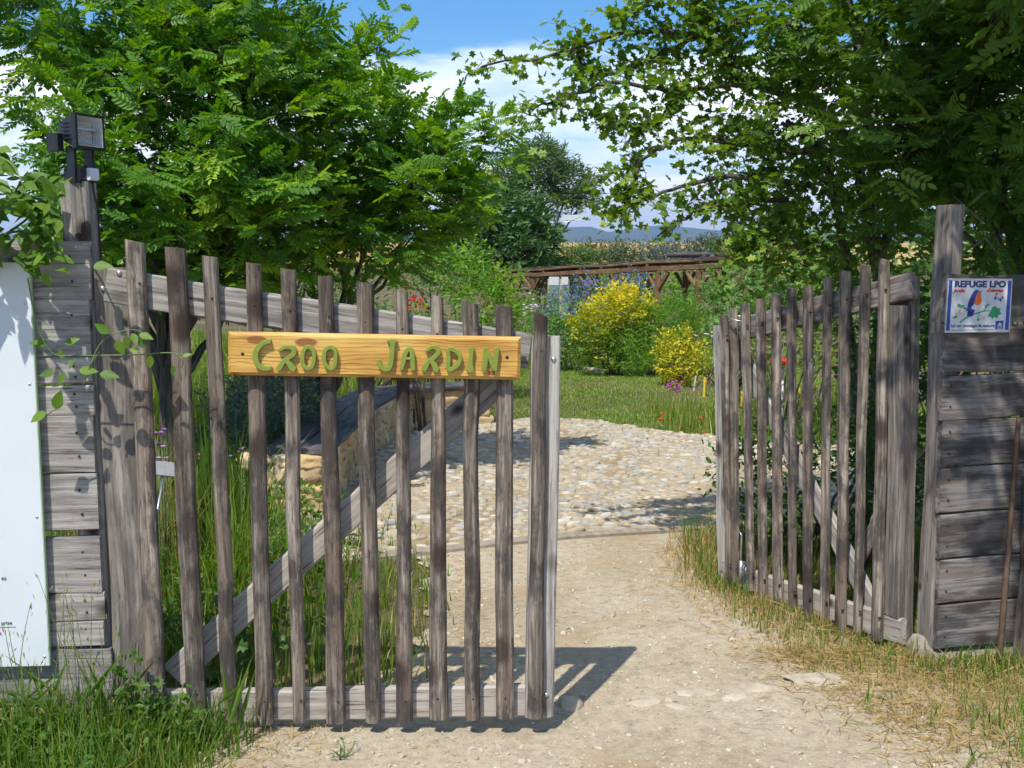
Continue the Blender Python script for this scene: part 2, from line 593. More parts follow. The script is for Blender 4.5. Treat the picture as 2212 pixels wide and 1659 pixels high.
M['sign'] = sign_wood()
M['green_paint'] = plain('green_letter_paint', (0.19, 0.235, 0.03), 0.62, noise=0.10, nscale=60)
M['white_panel'] = plain('white_panel', (0.61, 0.65, 0.67), 0.35, noise=0.03, nscale=4)
M['panel_edge'] = plain('panel_edge', (0.35, 0.5, 0.28), 0.4)
M['tower'] = plain('dull_zinc', (0.20, 0.21, 0.22), 0.6, metal=0.2)
M['steel'] = plain('galvanised_steel', (0.55, 0.55, 0.56), 0.35, metal=0.9, noise=0.15)
M['rust'] = plain('dark_screw_iron', (0.05, 0.04, 0.035), 0.6, metal=0.4)
M['black'] = plain('black_casting', (0.012, 0.014, 0.018), 0.45, noise=0.2)
M['reflector'] = plain('dimpled_reflector', (0.62, 0.62, 0.60), 0.35, metal=0.35, noise=0.2, nscale=160)
M['lens'] = plain('white_lens', (0.62, 0.66, 0.74), 0.3, noise=0.03)
M['signwhite'] = plain('white_enamel', (0.60, 0.60, 0.61), 0.3, noise=0.03, nscale=6)
M['signblue'] = plain('blue_enamel', (0.012, 0.045, 0.30), 0.3, noise=0.05)
M['signnavy'] = plain('navy_print', (0.012, 0.02, 0.11), 0.35, noise=0.05)
M['signred'] = plain('red_print', (0.62, 0.05, 0.02), 0.35, noise=0.05)
M['signorange'] = plain('orange_print', (0.72, 0.12, 0.012), 0.35, noise=0.05)
M['signgreen'] = plain('green_print', (0.01, 0.28, 0.10), 0.35, noise=0.05)
M['signpale'] = plain('pale_print', (0.62, 0.56, 0.52), 0.35, noise=0.05)
M['inkgrey'] = plain('grey_ink', (0.10, 0.10, 0.12), 0.5)
M['inkpink'] = plain('pink_ink', (0.45, 0.03, 0.2), 0.5)
M['red_plastic'] = plain('red_plastic', (0.60, 0.02, 0.012), 0.35)
M['white_paint'] = plain('white_paint', (0.55, 0.56, 0.56), 0.5, noise=0.05)
M['yellow_paint'] = plain('yellow_stake_paint', (0.65, 0.45, 0.03), 0.5, noise=0.1)
M['pale_stick'] = plain('pale_stick', (0.42, 0.36, 0.25), 0.7, noise=0.2)
M['palegreen_panel'] = plain('pale_green_panel', (0.14, 0.22, 0.16), 0.5, noise=0.05)
M['concrete'] = plain('concrete', (0.26, 0.22, 0.17), 0.9, noise=0.25, nscale=25)
M['brownrod'] = plain('brown_pole', (0.11, 0.065, 0.04), 0.7, noise=0.3, nscale=30)


def stone_mat(name, cols, scale=9.0, bump=0.6, rnd=True):
    m, t, b, o = new_mat(name)
    tcn = t.nodes.new('ShaderNodeTexCoord')
    gm = t.nodes.new('ShaderNodeNewGeometry')
    n1 = N(t, 'ShaderNodeTexNoise', inp={'Scale': scale, 'Detail': 6.0, 'Roughness': 0.65})
    t.links.new(gm.outputs['Position'], n1.inputs['Vector'])
    oi = t.nodes.new('ShaderNodeObjectInfo')
    at = N(t, 'ShaderNodeAttribute', attribute_name='tint')
    r0 = math_n(t, 'FRACT', math_n(t, 'ADD', oi.outputs['Random'], at.outputs['Fac']))
    k = len(cols)
    base = ramp(t, [((i + .5) / k, c) for i, c in enumerate(cols)], r0)
    f = ramp(t, [(0.3, 0.72), (0.5, 1.0), (0.75, 1.22)], n1.outputs[0])
    col = mixc(t, 1.0, base.outputs[0], f.outputs[0], 'MULTIPLY')
    t.links.new(col, b.inputs['Base Color'])
    b.inputs['Roughness'].default_value = 0.85
    b.inputs['Specular IOR Level'].default_value = 0.3
    n2 = N(t, 'ShaderNodeTexNoise', inp={'Scale': scale * 6, 'Detail': 5.0, 'Roughness': 0.7})
    t.links.new(gm.outputs['Position'], n2.inputs['Vector'])
    bp = N(t, 'ShaderNodeBump', inp={'Strength': bump, 'Distance': 0.01})
    t.links.new(math_n(t, 'ADD', n1.outputs[0], math_n(t, 'MULTIPLY', n2.outputs[0], 0.4)), bp.inputs['Height'])
    t.links.new(bp.outputs[0], b.inputs['Normal'])
    return m


M['marker'] = plain('grey_label', (0.16, 0.165, 0.18), 0.5)
M['pebble'] = stone_mat('river_pebble', [(0.36, 0.30, 0.215), (0.40, 0.345, 0.26), (0.31, 0.305, 0.285), (0.42, 0.37, 0.29), (0.33, 0.265, 0.185), (0.28, 0.285, 0.285), (0.50, 0.455, 0.37), (0.37, 0.315, 0.225)], 14, 0.3)
M['limestone'] = stone_mat('pale_limestone', [(0.52, 0.35, 0.16), (0.57, 0.43, 0.24), (0.42, 0.30, 0.17), (0.60, 0.48, 0.31)], 9, 1.0)
M['ledge'] = stone_mat('whitish_ledge_stone', [(0.42, 0.36, 0.27), (0.48, 0.42, 0.33)], 14, 1.0)
M['mortar'] = stone_mat('sandy_mortar', [(0.40, 0.30, 0.18), (0.42, 0.32, 0.20)], 20, 0.8)
M['gravel'] = stone_mat('gravel_chip', [(0.44, 0.37, 0.27), (0.52, 0.47, 0.38), (0.34, 0.29, 0.21), (0.40, 0.34, 0.26)], 30, 0.4)


def ground_mat(name, stops, patches=None, scale=1.3, fine=26.0, bump=0.6, rough=0.95):
    m, t, b, o = new_mat(name)
    gm = t.nodes.new('ShaderNodeNewGeometry')
    pos = gm.outputs['Position']
    n1 = N(t, 'ShaderNodeTexNoise', inp={'Scale': scale, 'Detail': 8.0, 'Roughness': 0.62})
    n2 = N(t, 'ShaderNodeTexNoise', inp={'Scale': fine, 'Detail': 6.0, 'Roughness': 0.7})
    n3 = N(t, 'ShaderNodeTexNoise', inp={'Scale': fine * 5, 'Detail': 4.0, 'Roughness': 0.7})
    for n in (n1, n2, n3):
        t.links.new(pos, n.inputs['Vector'])
    base = ramp(t, stops, n1.outputs[0])
    f = ramp(t, [(0.28, 0.66), (0.5, 1.0), (0.74, 1.2)], n2.outputs[0])
    col = mixc(t, 1.0, base.outputs[0], f.outputs[0], 'MULTIPLY')
    f3 = ramp(t, [(0.30, 0.62), (0.48, 1.0), (0.72, 1.14)], n3.outputs[0])
    col = mixc(t, 0.8, col, mixc(t, 1.0, col, f3.outputs[0], 'MULTIPLY'))
    if patches is not None:
        n4 = N(t, 'ShaderNodeTexNoise', inp={'Scale': patches[1], 'Detail': 5.0, 'Roughness': 0.6})
        t.links.new(pos, n4.inputs['Vector'])
        pf = ramp(t, [(patches[2], 0.0), (patches[3], 0.8)], n4.outputs[0])
        col = mixc(t, pf.outputs[0], col, patches[0])
    t.links.new(col, b.inputs['Base Color'])
    b.inputs['Roughness'].default_value = rough
    b.inputs['Specular IOR Level'].default_value = 0.15
    bp = N(t, 'ShaderNodeBump', inp={'Strength': bump, 'Distance': 0.02})
    t.links.new(math_n(t, 'ADD', n2.outputs[0], math_n(t, 'MULTIPLY', n3.outputs[0], 0.5)), bp.inputs['Height'])
    t.links.new(bp.outputs[0], b.inputs['Normal'])
    return m


M['soil'] = ground_mat('soil_and_litter', [(0.3, (0.085, 0.062, 0.036)), (0.5, (0.14, 0.105, 0.06)), (0.7, (0.22, 0.17, 0.095))], patches=((0.07, 0.085, 0.03), 0.8, 0.45, 0.62))
M['path'] = ground_mat('beige_stabilised_path', [(0.32, (0.34, 0.275, 0.19)), (0.5, (0.40, 0.335, 0.24)), (0.68, (0.45, 0.385, 0.29))], patches=((0.33, 0.235, 0.13), 1.7, 0.52, 0.72), scale=1.1, fine=22, bump=0.5)
M['bed'] = ground_mat('sandy_cobble_bed', [(0.3, (0.27, 0.20, 0.12)), (0.5, (0.38, 0.30, 0.19)), (0.7, (0.46, 0.37, 0.25))], scale=1.6, fine=18, bump=0.6)
M['wheat'] = ground_mat('ripe_wheat', [(0.3, (0.36, 0.24, 0.08)), (0.55, (0.46, 0.32, 0.12)), (0.75, (0.50, 0.37, 0.16))], scale=0.05, fine=1.2, bump=0.5)
M['hill'] = ground_mat('wooded_hill', [(0.35, (0.028, 0.048, 0.022)), (0.55, (0.045, 0.065, 0.03)), (0.72, (0.09, 0.095, 0.05))], scale=0.0016, fine=0.02, bump=0.0)


def leaf_mat(name, stops, transl=0.35, rough=0.5, spec=0.35, obj_random=False, gain=1.0):
    stops = [(p, tuple(min(.8, c * gain) for c in col)) for p, col in stops]
    m, t, b, out = new_mat(name)
    at = N(t, 'ShaderNodeAttribute', attribute_name='tint')
    if obj_random:
        oi = t.nodes.new('ShaderNodeObjectInfo')
        src = oi.outputs['Random']
    else:
        src = at.outputs['Fac']
    r_ = ramp(t, stops, src)
    t.links.new(r_.outputs[0], b.inputs['Base Color'])
    b.inputs['Roughness'].default_value = rough
    b.inputs['Specular IOR Level'].default_value = spec
    tr = t.nodes.new('ShaderNodeBsdfTranslucent')
    hs = N(t, 'ShaderNodeHueSaturation', inp={'Hue': 0.485, 'Saturation': 1.15, 'Value': 1.8})
    t.links.new(r_.outputs[0], hs.inputs['Color'])
    t.links.new(hs.outputs[0], tr.inputs['Color'])
    mx = N(t, 'ShaderNodeMixShader', inp={0: transl})
    t.links.new(b.outputs[0], mx.inputs[1])
    t.links.new(tr.outputs[0], mx.inputs[2])
    t.links.new(mx.outputs[0], out.inputs[0])
    return m


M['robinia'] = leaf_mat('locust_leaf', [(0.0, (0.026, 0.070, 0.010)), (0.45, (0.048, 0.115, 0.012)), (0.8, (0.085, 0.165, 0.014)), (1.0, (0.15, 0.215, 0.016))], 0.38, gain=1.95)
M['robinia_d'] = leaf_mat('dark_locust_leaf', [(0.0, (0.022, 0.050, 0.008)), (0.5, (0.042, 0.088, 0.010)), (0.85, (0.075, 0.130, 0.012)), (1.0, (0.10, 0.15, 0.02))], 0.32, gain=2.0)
M['hawthorn'] = leaf_mat('hawthorn_leaf', [(0.0, (0.028, 0.060, 0.009)), (0.5, (0.052, 0.100, 0.012)), (0.82, (0.095, 0.152, 0.016)), (1.0, (0.17, 0.20, 0.03))], 0.34, gain=2.05)
M['vine'] = leaf_mat('climber_leaf', [(0.0, (0.05, 0.12, 0.014)), (0.5, (0.085, 0.175, 0.018)), (1.0, (0.15, 0.25, 0.03))], 0.42, obj_random=True, gain=1.1)
M['pine'] = leaf_mat('pine_needles', [(0.0, (0.030, 0.060, 0.018)), (0.6, (0.065, 0.11, 0.030)), (1.0, (0.12, 0.16, 0.05))], 0.3, gain=1.5)
M['dark_tree'] = leaf_mat('dark_broadleaf', [(0.0, (0.020, 0.050, 0.012)), (0.6, (0.036, 0.078, 0.016)), (1.0, (0.06, 0.11, 0.02))], 0.25, gain=1.7)
M['light_shrub'] = leaf_mat('fresh_green_leaf', [(0.0, (0.045, 0.11, 0.012)), (0.5, (0.075, 0.16, 0.014)), (1.0, (0.15, 0.24, 0.02))], 0.4, gain=1.65)
M['mid_shrub'] = leaf_mat('mid_green_leaf', [(0.0, (0.035, 0.085, 0.018)), (0.5, (0.065, 0.13, 0.024)), (1.0, (0.11, 0.17, 0.035))], 0.3, gain=1.75)
M['grey_shrub'] = leaf_mat('grey_green_leaf', [(0.0, (0.07, 0.10, 0.07)), (0.5, (0.12, 0.16, 0.11)), (1.0, (0.18, 0.22, 0.16))], 0.2)
M['olive_shrub'] = leaf_mat('olive_green_leaf', [(0.0, (0.06, 0.085, 0.025)), (0.5, (0.10, 0.125, 0.04)), (1.0, (0.17, 0.18, 0.07))], 0.25)
M['yellow_leaf'] = leaf_mat('yellow_leaf', [(0.0, (0.07, 0.15, 0.012)), (0.3, (0.20, 0.27, 0.010)), (0.65, (0.47, 0.44, 0.010)), (1.0, (0.64, 0.56, 0.03))], 0.35)
M['variegated'] = leaf_mat('gold_variegated_leaf', [(0.0, (0.09, 0.16, 0.012)), (0.35, (0.28, 0.31, 0.012)), (0.75, (0.50, 0.46, 0.02)), (1.0, (0.64, 0.59, 0.10))], 0.3)
M['blue_flower'] = leaf_mat('blue_flower', [(0.0, (0.10, 0.10, 0.28)), (0.6, (0.17, 0.16, 0.42)), (1.0, (0.26, 0.24, 0.52))], 0.2)
M['violet_flower'] = leaf_mat('violet_flower', [(0.0, (0.30, 0.08, 0.40)), (1.0, (0.55, 0.25, 0.62))], 0.25)
M['magenta_flower'] = leaf_mat('magenta_flower', [(0.0, (0.45, 0.04, 0.42)), (1.0, (0.62, 0.12, 0.58))], 0.25)
M['red_flower'] = leaf_mat('red_flower', [(0.0, (0.55, 0.012, 0.012)), (1.0, (0.75, 0.05, 0.03))], 0.25)
M['poppy'] = leaf_mat('poppy_petal', [(0.0, (0.62, 0.05, 0.012)), (1.0, (0.75, 0.10, 0.03))], 0.3)
M['white_flower'] = leaf_mat('white_flower', [(0.0, (0.6, 0.52, 0.58)), (1.0, (0.75, 0.72, 0.72))], 0.25)
M['grass'] = leaf_mat('green_grass', [(0.0, (0.035, 0.085, 0.010)), (0.4, (0.070, 0.135, 0.014)), (0.7, (0.13, 0.19, 0.022)), (0.88, (0.26, 0.25, 0.06)), (1.0, (0.42, 0.34, 0.14))], 0.35, rough=0.55, gain=1.3)
M['dry_grass'] = leaf_mat('straw_grass', [(0.0, (0.09, 0.14, 0.02)), (0.25, (0.18, 0.20, 0.04)), (0.45, (0.34, 0.25, 0.09)), (0.8, (0.46, 0.33, 0.14)), (1.0, (0.55, 0.43, 0.22))], 0.25, rough=0.6)
M['lawn'] = leaf_mat('lawn_grass', [(0.0, (0.05, 0.10, 0.012)), (0.5, (0.10, 0.155, 0.022)), (0.85, (0.17, 0.20, 0.04)), (1.0, (0.34, 0.28, 0.11))], 0.3, gain=1.8)
M['weed'] = leaf_mat('weed_leaf', [(0.0, (0.030, 0.085, 0.010)), (0.5, (0.058, 0.135, 0.014)), (1.0, (0.12, 0.21, 0.022))], 0.38, gain=1.1)
# ------------------------------------------------------------------ the setting
def axis_steps(dense0, dense1, step, far0, far1, grow=1.25):
    a = list(np.arange(dense0, dense1 + 1e-6, step))
    s, v = step, dense1
    while v < far1:
        s *= grow
        v += s
        a.append(min(v, far1))
    s, v = step, dense0
    while v > far0:
        s *= grow
        v -= s
        a.insert(0, max(v, far0))
    return np.array(a)


def sheet(name, xs, ys, zoff, mat, kind='structure'):
    X, Y = np.meshgrid(xs, ys)
    Z = T(X, Y) + zoff
    n, m = X.shape
    i = np.arange(n - 1)[:, None] * m + np.arange(m - 1)[None, :]
    q = np.stack([i, i + 1, i + m + 1, i + m], -1).reshape(-1, 4)
    o = link(name, mesh_np(name, np.stack([X, Y, Z], -1), [q], mat, smooth=True))
    return tag(o, kind=kind)


gx = axis_steps(-6, 6, 0.12, -9000, 9000, 1.22)
gy = axis_steps(2.0, 16, 0.12, -400, 12000, 1.10)
sheet('ground', gx, gy, 0.0, M['soil'])


def row_sheet(name, ys, fl, fr, zoff, mat, nx=60, edge=0.03):
    el = np.interp(ys, *zip(*fl)) + edge * (np.sin(ys * 13) + np.sin(ys * 41 + 1) * .6 + np.sin(ys * 77) * .35) * .6
    er = np.interp(ys, *zip(*fr)) + edge * (np.sin(ys * 11 + 2) + np.sin(ys * 37) * .6 + np.sin(ys * 83) * .35) * .6
    t = np.linspace(0, 1, nx)[None, :]
    X = el[:, None] * (1 - t) + er[:, None] * t
    Y = np.repeat(ys[:, None], nx, 1)
    Z = T(X, Y) + zoff
    n, m = X.shape
    i = np.arange(n - 1)[:, None] * m + np.arange(m - 1)[None, :]
    q = np.stack([i, i + 1, i + m + 1, i + m], -1).reshape(-1, 4)
    o = link(name, mesh_np(name, np.stack([X, Y, Z], -1), [q], mat, smooth=True))
    return tag(o, kind='structure')


PATH_L = [(1.0, -2.2), (3.2, -1.05), (3.5, -0.90), (3.66, -0.80), (3.85, -0.42), (4.3, -0.22), (5.0, -0.22), (6.2, -0.36), (7.2, -0.6)]
PATH_R = [(1.0, 1.8), (3.3, 1.42), (3.75, 1.40), (3.98, 1.33), (4.12, 1.16), (4.4, 1.06), (4.95, 0.98), (5.6, 0.90), (6.3, 0.92), (7.2, 1.1)]
EDGE0, EDGE1 = Gp(940, 1197), Gp(1470, 1150)


def edge_y(x):
    return EDGE0[1] + (x - EDGE0[0]) * (EDGE1[1] - EDGE0[1]) / (EDGE1[0] - EDGE0[0])


def clip_rows(ys):
    return ys


row_sheet('path', np.arange(1.0, 6.95, 0.03), [(y_, x_ - np.interp(y_, [3.9, 4.6], [.35, .16])) for y_, x_ in PATH_L], [(y_, x_ + np.interp(y_, [3.6, 3.9, 4.6, 5.5], [.62, .62, .45, .28])) for y_, x_ in PATH_R], 0.010, M['path'], edge=.05)

# the cobbled terrace: a sandy bed with river pebbles set in it
BX0, BX1 = -1.55, 3.2


def far_edge(x):
    return np.interp(x, [-2, -0.3, 0.2, 1.0, 2.2, 3.3], [11.9, 11.9, 12.0, 11.8, 10.9, 10.2])


xs = np.arange(BX0, BX1, 0.05)
tt = np.linspace(0, 1, 90)
X = np.repeat(xs[None, :], 90, 0)
Y0 = edge_y(xs) + 0.04
Y1 = far_edge(xs) + 0.12 * np.sin(xs * 3.1) + 0.06 * np.sin(xs * 9)
Y = Y0[None, :] * (1 - tt[:, None]) + Y1[None, :] * tt[:, None]
Z = T(X, Y) + 0.020
n, m = X.shape
i = np.arange(n - 1)[:, None] * m + np.arange(m - 1)[None, :]
q = np.stack([i, i + 1, i + m + 1, i + m], -1).reshape(-1, 4)
terrace = tag(link('cobbled_terrace', mesh_np('cobbled_terrace', np.stack([X, Y, Z], -1), [q], M['bed'], smooth=True)), kind='structure')

# pebbles
pts = []
y = 6.2
row = 0
while y < 12.1:
    st = 0.078
    x = BX0 + 0.05 + (row % 2) * st * .5
    while x < BX1 - .05:
        jx, jy = rng.normal(0, .020), rng.normal(0, .012)
        X_, Y_ = x + jx, y + jy
        if Y_ > edge_y(X_) + 0.09 and Y_ < far_edge(X_) - .02 + .1 * math.sin(X_ * 3.1):
            bald = math.sin(X_ * 1.9 + 1.2) * math.sin(Y_ * 1.3 + .4) + .5 * math.sin(X_ * 4.1 - Y_ * 2.2)
            if rng.random() < (0.92 if bald < .4 else 0.45):
                pts.append((X_, Y_))
        x += st * rng.uniform(.8, 1.2)
    y += 0.060
    row += 1
pts = np.array(pts)
NP_ = len(pts)
sc = np.stack([rng.uniform(.028, .056, NP_), rng.uniform(.016, .032, NP_), rng.uniform(.012, .022, NP_)], -1) * np.where(rng.random(NP_) < .12, 1.35, rng.uniform(.55, 1.1, NP_))[:, None]
ang = rng.normal(0, .45, NP_)
pz = T(pts[:, 0], pts[:, 1]) + 0.016 + sc[:, 2] * rng.uniform(-.40, .30, NP_)
peb_meshes = [mesh_np('cobble', lump(boxy(ICO2, 2.5), .07, 100 + k), [ICO2F], M['pebble'], smooth=True, tint=np.zeros(len(ICO2))) for k in range(5)]
# the 300 that show largest: nearest and not behind the gates
scr = (pts[:, 0] / pts[:, 1]) * FPX + CX
vis = ((scr > 1215) & (scr < 1550)) * 3.0 + ((scr > 700) & (scr <= 1215)) * 0.4
size = sc[:, 0] / pts[:, 1] ** 1.6 * (0.3 + vis)
order = np.argsort(-size)
for k, idx in enumerate(order[:300]):
    o = link('cobble', peb_meshes[k % 5], terrace)
    o.location = (pts[idx, 0], pts[idx, 1], pz[idx])
    o.scale = sc[idx]
    o.rotation_euler = (rng.normal(0, .2), rng.normal(0, .15), ang[idx])
rest = order[300:]
V = np.zeros((len(rest), len(ICO2), 3))
for k in range(5):
    sel = np.arange(len(rest)) % 5 == k
    ii = rest[sel]
    base = lump(boxy(ICO2, 2.5), .07, 100 + k)
    P = base[None] * sc[ii][:, None, :]
    tl = rng.normal(0, .2, len(ii))[:, None]
    Py, Pz = P[..., 1] * np.cos(tl) - P[..., 2] * np.sin(tl), P[..., 1] * np.sin(tl) + P[..., 2] * np.cos(tl)
    ca, sa = np.cos(ang[ii])[:, None], np.sin(ang[ii])[:, None]
    V[sel, :, 0] = P[..., 0] * ca - Py * sa + pts[ii, 0][:, None]
    V[sel, :, 1] = P[..., 0] * sa + Py * ca + pts[ii, 1][:, None]
    V[sel, :, 2] = Pz + pz[ii][:, None]
F = (ICO2F[None] + (np.arange(len(rest)) * len(ICO2))[:, None, None]).reshape(-1, 3)
o = link('small_cobbles', mesh_np('small_cobbles', V, [F], M['pebble'], smooth=True, tint=np.repeat(rng.random(len(rest)), len(ICO2))), terrace)
tag(o, kind='stuff')

# concrete edging strip between path and cobbles
mb = MB()
e0, e1 = np.array([-1.4, edge_y(-1.4)]), np.array([1.9, edge_y(1.9)])
L = 40
t_ = np.linspace(0, 1, L)
pth = np.stack([e0[0] + (e1[0] - e0[0]) * t_, e0[1] + (e1[1] - e0[1]) * t_, np.zeros(L)], -1)
pth[:, 2] = T(pth[:, 0], pth[:, 1]) + 0.003 + wob(L, .002, k=12)
nrm = np.array([-(e1 - e0)[1], (e1 - e0)[0], 0]); nrm /= np.linalg.norm(nrm)
mb.sweep(pth, np.repeat(rrect(0.075, 0.07, .01)[None], L, 0), nrm, (0, 0, 1))
tag(mb.build('concrete_edging', M['concrete']), 'narrow concrete edging strip between the sandy path and the cobbles', 'edging')

# gravel chips lying on the path
NG = 5200
gyv = 3.25 + 3.3 * rng.random(NG) ** 1.7
el = np.interp(gyv, *zip(*PATH_L)); er = np.interp(gyv, *zip(*PATH_R))
u_ = rng.random(NG)
u_ = np.where(rng.random(NG) < .35, np.where(rng.random(NG) < .5, u_ ** 1.7, 1 - u_ ** 1.7), u_)
gxv = el - .1 + (er - el + .2) * u_
keep = gyv < edge_y(gxv) - .05
gxv, gyv = gxv[keep], gyv[keep]
NG = len(gxv)
gs = np.exp(rng.normal(math.log(.0036), .5, NG)).clip(.0018, .014)
P = ICO1[None] * (1 + .28 * rng.normal(size=(NG, len(ICO1), 1))) * (gs[:, None, None] * np.stack([rng.uniform(.8, 1.6, NG), rng.uniform(.7, 1.2, NG), rng.uniform(.45, .8, NG)], -1)[:, None, :])
a_ = rng.uniform(0, 6.28, NG)[:, None]
Vg = np.stack([P[..., 0] * np.cos(a_) - P[..., 1] * np.sin(a_) + gxv[:, None], P[..., 0] * np.sin(a_) + P[..., 1] * np.cos(a_) + gyv[:, None], P[..., 2] + (T(gxv, gyv) + .010 + gs * .25)[:, None]], -1)
Fg = (ICO1F[None] + (np.arange(NG) * len(ICO1))[:, None, None]).reshape(-1, 3)
tag(link('gravel', mesh_np('gravel', Vg, [Fg], M['gravel'], tint=np.repeat(rng.random(NG), len(ICO1)))), 'loose pale gravel chips scattered over the sandy path', 'gravel', kind='stuff')

# ledge of pale bedrock crossing the path in front of the gates
ledges = [
    (Gp(1232, 1530), (.045, .045, .045), 0.5, 'pointed pale stone beside the foot of the sign gate'),
    (Gp(1768, 1476), (.125, .050, .026), 0.15, 'flat whitish ledge stone nearest the grass before the right gate'),
    (Gp(1655, 1490), (.085, .040, .012), -0.1, 'second whitish ledge stone from the grass at the right'),
    (Gp(1590, 1512), (.060, .030, .008), 0.3, 'third whitish ledge stone from the grass at the right'),
    (Gp(1510, 1502), (.110, .036, .007), 0.05, 'long low whitish ledge stone in the middle of the path'),
    (Gp(1395, 1524), (.075, .030, .007), 0.1, 'low whitish ledge stone right of the pointed stone'),
    (Gp(1470, 1532), (.050, .026, .006), -0.2, 'small flat ledge stone on the road side of the long one'),
]
for k, (c, s, a, lab) in enumerate(ledges):
    V = lump(boxy(ICO3, 2.6), .17, 300 + k, 3.4)
    o = link('ledge_stone', mesh_np('ledge_stone', V, [ICO3F], M['ledge'], smooth=True, tint=np.zeros(len(V))))
    o.location = (c[0], c[1], c[2] + .008 - s[2] * .1)
    o.scale = s
    o.rotation_euler = (0.05, 0.03, a)
    tag(o, lab, 'stone', 'pale stones across the path')

# hills far behind
def ridge(name, Y, pts, depth, seed):
    r = np.random.default_rng(seed)
    px = np.linspace(-3500, 5700, 240)
    cx = [A(p[0], p[1], Y) for p in pts]
    X = (px - CX) / FPX * Y
    top = np.interp(px, [p[0] for p in pts], [c[2] for c in cx])
    for k in range(5):
        top = top + (14 / (1 + k)) * np.sin(px * .011 * (1.7 ** k) + r.uniform(0, 6))
    rows = []
    prof = [(0, -14, 1), (.25, .28, 0), (.5, .62, 0), (.8, .93, 0), (1.0, 1.0, 0), (1.3, .7, 0), (1.8, -14, 1)]
    for (d, f, flat) in prof:
        z = np.full_like(top, f) if flat else top * f + (0 if f == 1 else 12) * np.sin(px * .017 + d * 9)
        rows.append(np.stack([X, np.full_like(X, Y + (d - 1) * depth), z], -1))
    V = np.array(rows)
    n, m = V.shape[:2]
    i = np.arange(n - 1)[:, None] * m + np.arange(m - 1)[None, :]
    q = np.stack([i, i + 1, i + m + 1, i + m], -1).reshape(-1, 4)
    return tag(link(name, mesh_np(name, V, [q], M['hill'], smooth=True)), kind='structure')


ridge('hills', 6500, [(-3500, 510), (0, 505), (400, 520), (800, 512), (1000, 505), (1150, 494), (1210, 492), (1270, 497), (1310, 507), (1360, 497), (1400, 489), (1440, 490), (1500, 497), (1600, 505), (1800, 500), (5700, 505)], 1800, 4)

# wheat field on the rise behind the garden
wx = axis_steps(-60, 60, 3, -420, 420, 1.3)
wy = np.arange(88, 205, 2.0)
sheet('wheat_field', wx, wy, 0.55, M['wheat'])

# ------------------------------------------------------------------ the left gate
L0 = A(222, 1566, 3.62)
L1 = A(1205, 1547, 3.70)
FL = Frame(L0, L1, 0.0)
ZB_L = 0.5 * (L0[2] + L1[2])
gate_l = empty('picket_gate', matrix=FL.matrix())
tag(gate_l, 'weathered picket gate carrying the varnished name board, swung half closed on the left', 'gate', 'pair of wooden picket gates')
XA, YA, ZA = np.array([1., 0, 0]), np.array([0, 1., 0]), np.array([0, 0, 1.])


def screw(mat, parent, s, d, z, r=.006, name='screw'):
    mbb = MB()
    th = np.linspace(0, np.pi / 2, 4)
    prof = [(r * math.cos(a), r * .6 * math.sin(a)) for a in th[:-1]] + [(r * .05, r * .6)]
    mbb.lathe([(r, -.01)] + prof, seg=8)
    V = mbb.v[0]
    V[:] = np.stack([V[:, 0], -V[:, 2], V[:, 1]], -1) + np.array([s, d, z])
    return mbb.build(name, mat, parent, smooth=True)


gate_pickets = []


def picket_set(frame, gate, rows, off, thick, mat, zs=None):
    for (xt0, xt1, yt, xb0, xb1, yb) in rows:
        s0, z1 = frame.sz(xt0, yt, off); s1, _ = frame.sz(xt1, yt, off)
        b0, z0 = frame.sz(xb0, yb, off); b1, _ = frame.sz(xb1, yb, off)
        mbb = MB()
        half_round(mbb, ((b0 + b1) / 2, off, z0), ((s0 + s1) / 2, off, z1), abs(b1 - b0), abs(s1 - s0), thick, XA, YA, tilt=rng.normal(-.12, .12))
        gate_pickets.append(mbb.build('picket', mat, gate, smooth=False))


LP = [(273, 316, 521, 316, 360, 1535), (357, 402, 535, 401, 444, 1545), (436, 472, 554, 484, 515, 1558), (529, 563, 569, 553, 593, 1561),
      (606, 641, 582, 635, 663, 1558), (688, 721, 596, 707, 750, 1560), (768, 806, 611, 788, 822, 1558), (856, 882, 627, 858, 894, 1557),
      (930, 956, 639, 926, 968, 1551), (999, 1034, 652, 1005, 1037, 1551), (1071, 1108, 660, 1071, 1110, 1549), (1152, 1182, 679, 1139, 1172, 1549)]
PO = -0.036
picket_set(FL, gate_l, LP, PO, 0.024, M['picket'])


def rail_px(frame, gate, name, p0, p1, h0, thick, mat, off=0.0, segs=14, bow=.004, mid=None):
    """a rail whose middle line runs between two points of the plane; h0 its height"""
    mbb = MB()
    a = np.array([p0[0], off, p0[1]]); b = np.array([p1[0], off, p1[1]])
    d = (b - a) / np.linalg.norm(b - a)
    up = np.array([-d[2], 0, d[0]]) if d[0] > 0 else np.array([d[2], 0, -d[0]])
    plank(mbb, a, b, h0, thick, up, YA, segs=segs, bow=bow)
    return mbb.build(name, mat, gate)


# rails: the top rail falls towards the free end
sa, za = FL.sz(232, 614); sb, zb = FL.sz(1143, 757)
rail_px(FL, gate_l, 'top_rail', (sa, za), (sb, zb), .118, .040, M['board'])
sa, za = FL.sz(262, 1527); sb, zb = FL.sz(1134, 1511)
rail_px(FL, gate_l, 'bottom_rail', (sa, za), (sb, zb), .112, .040, M['rail_pale'])
# brace behind the rails; its pale colour stands in for sunlight on it
sa, za = FL.sz(375, 1455, .042); sb, zb = FL.sz(1085, 815, .042)
rail_px(FL, gate_l, 'brace', (sa, za), (sb, zb), .098, .036, M['rail_pale'], off=.042)
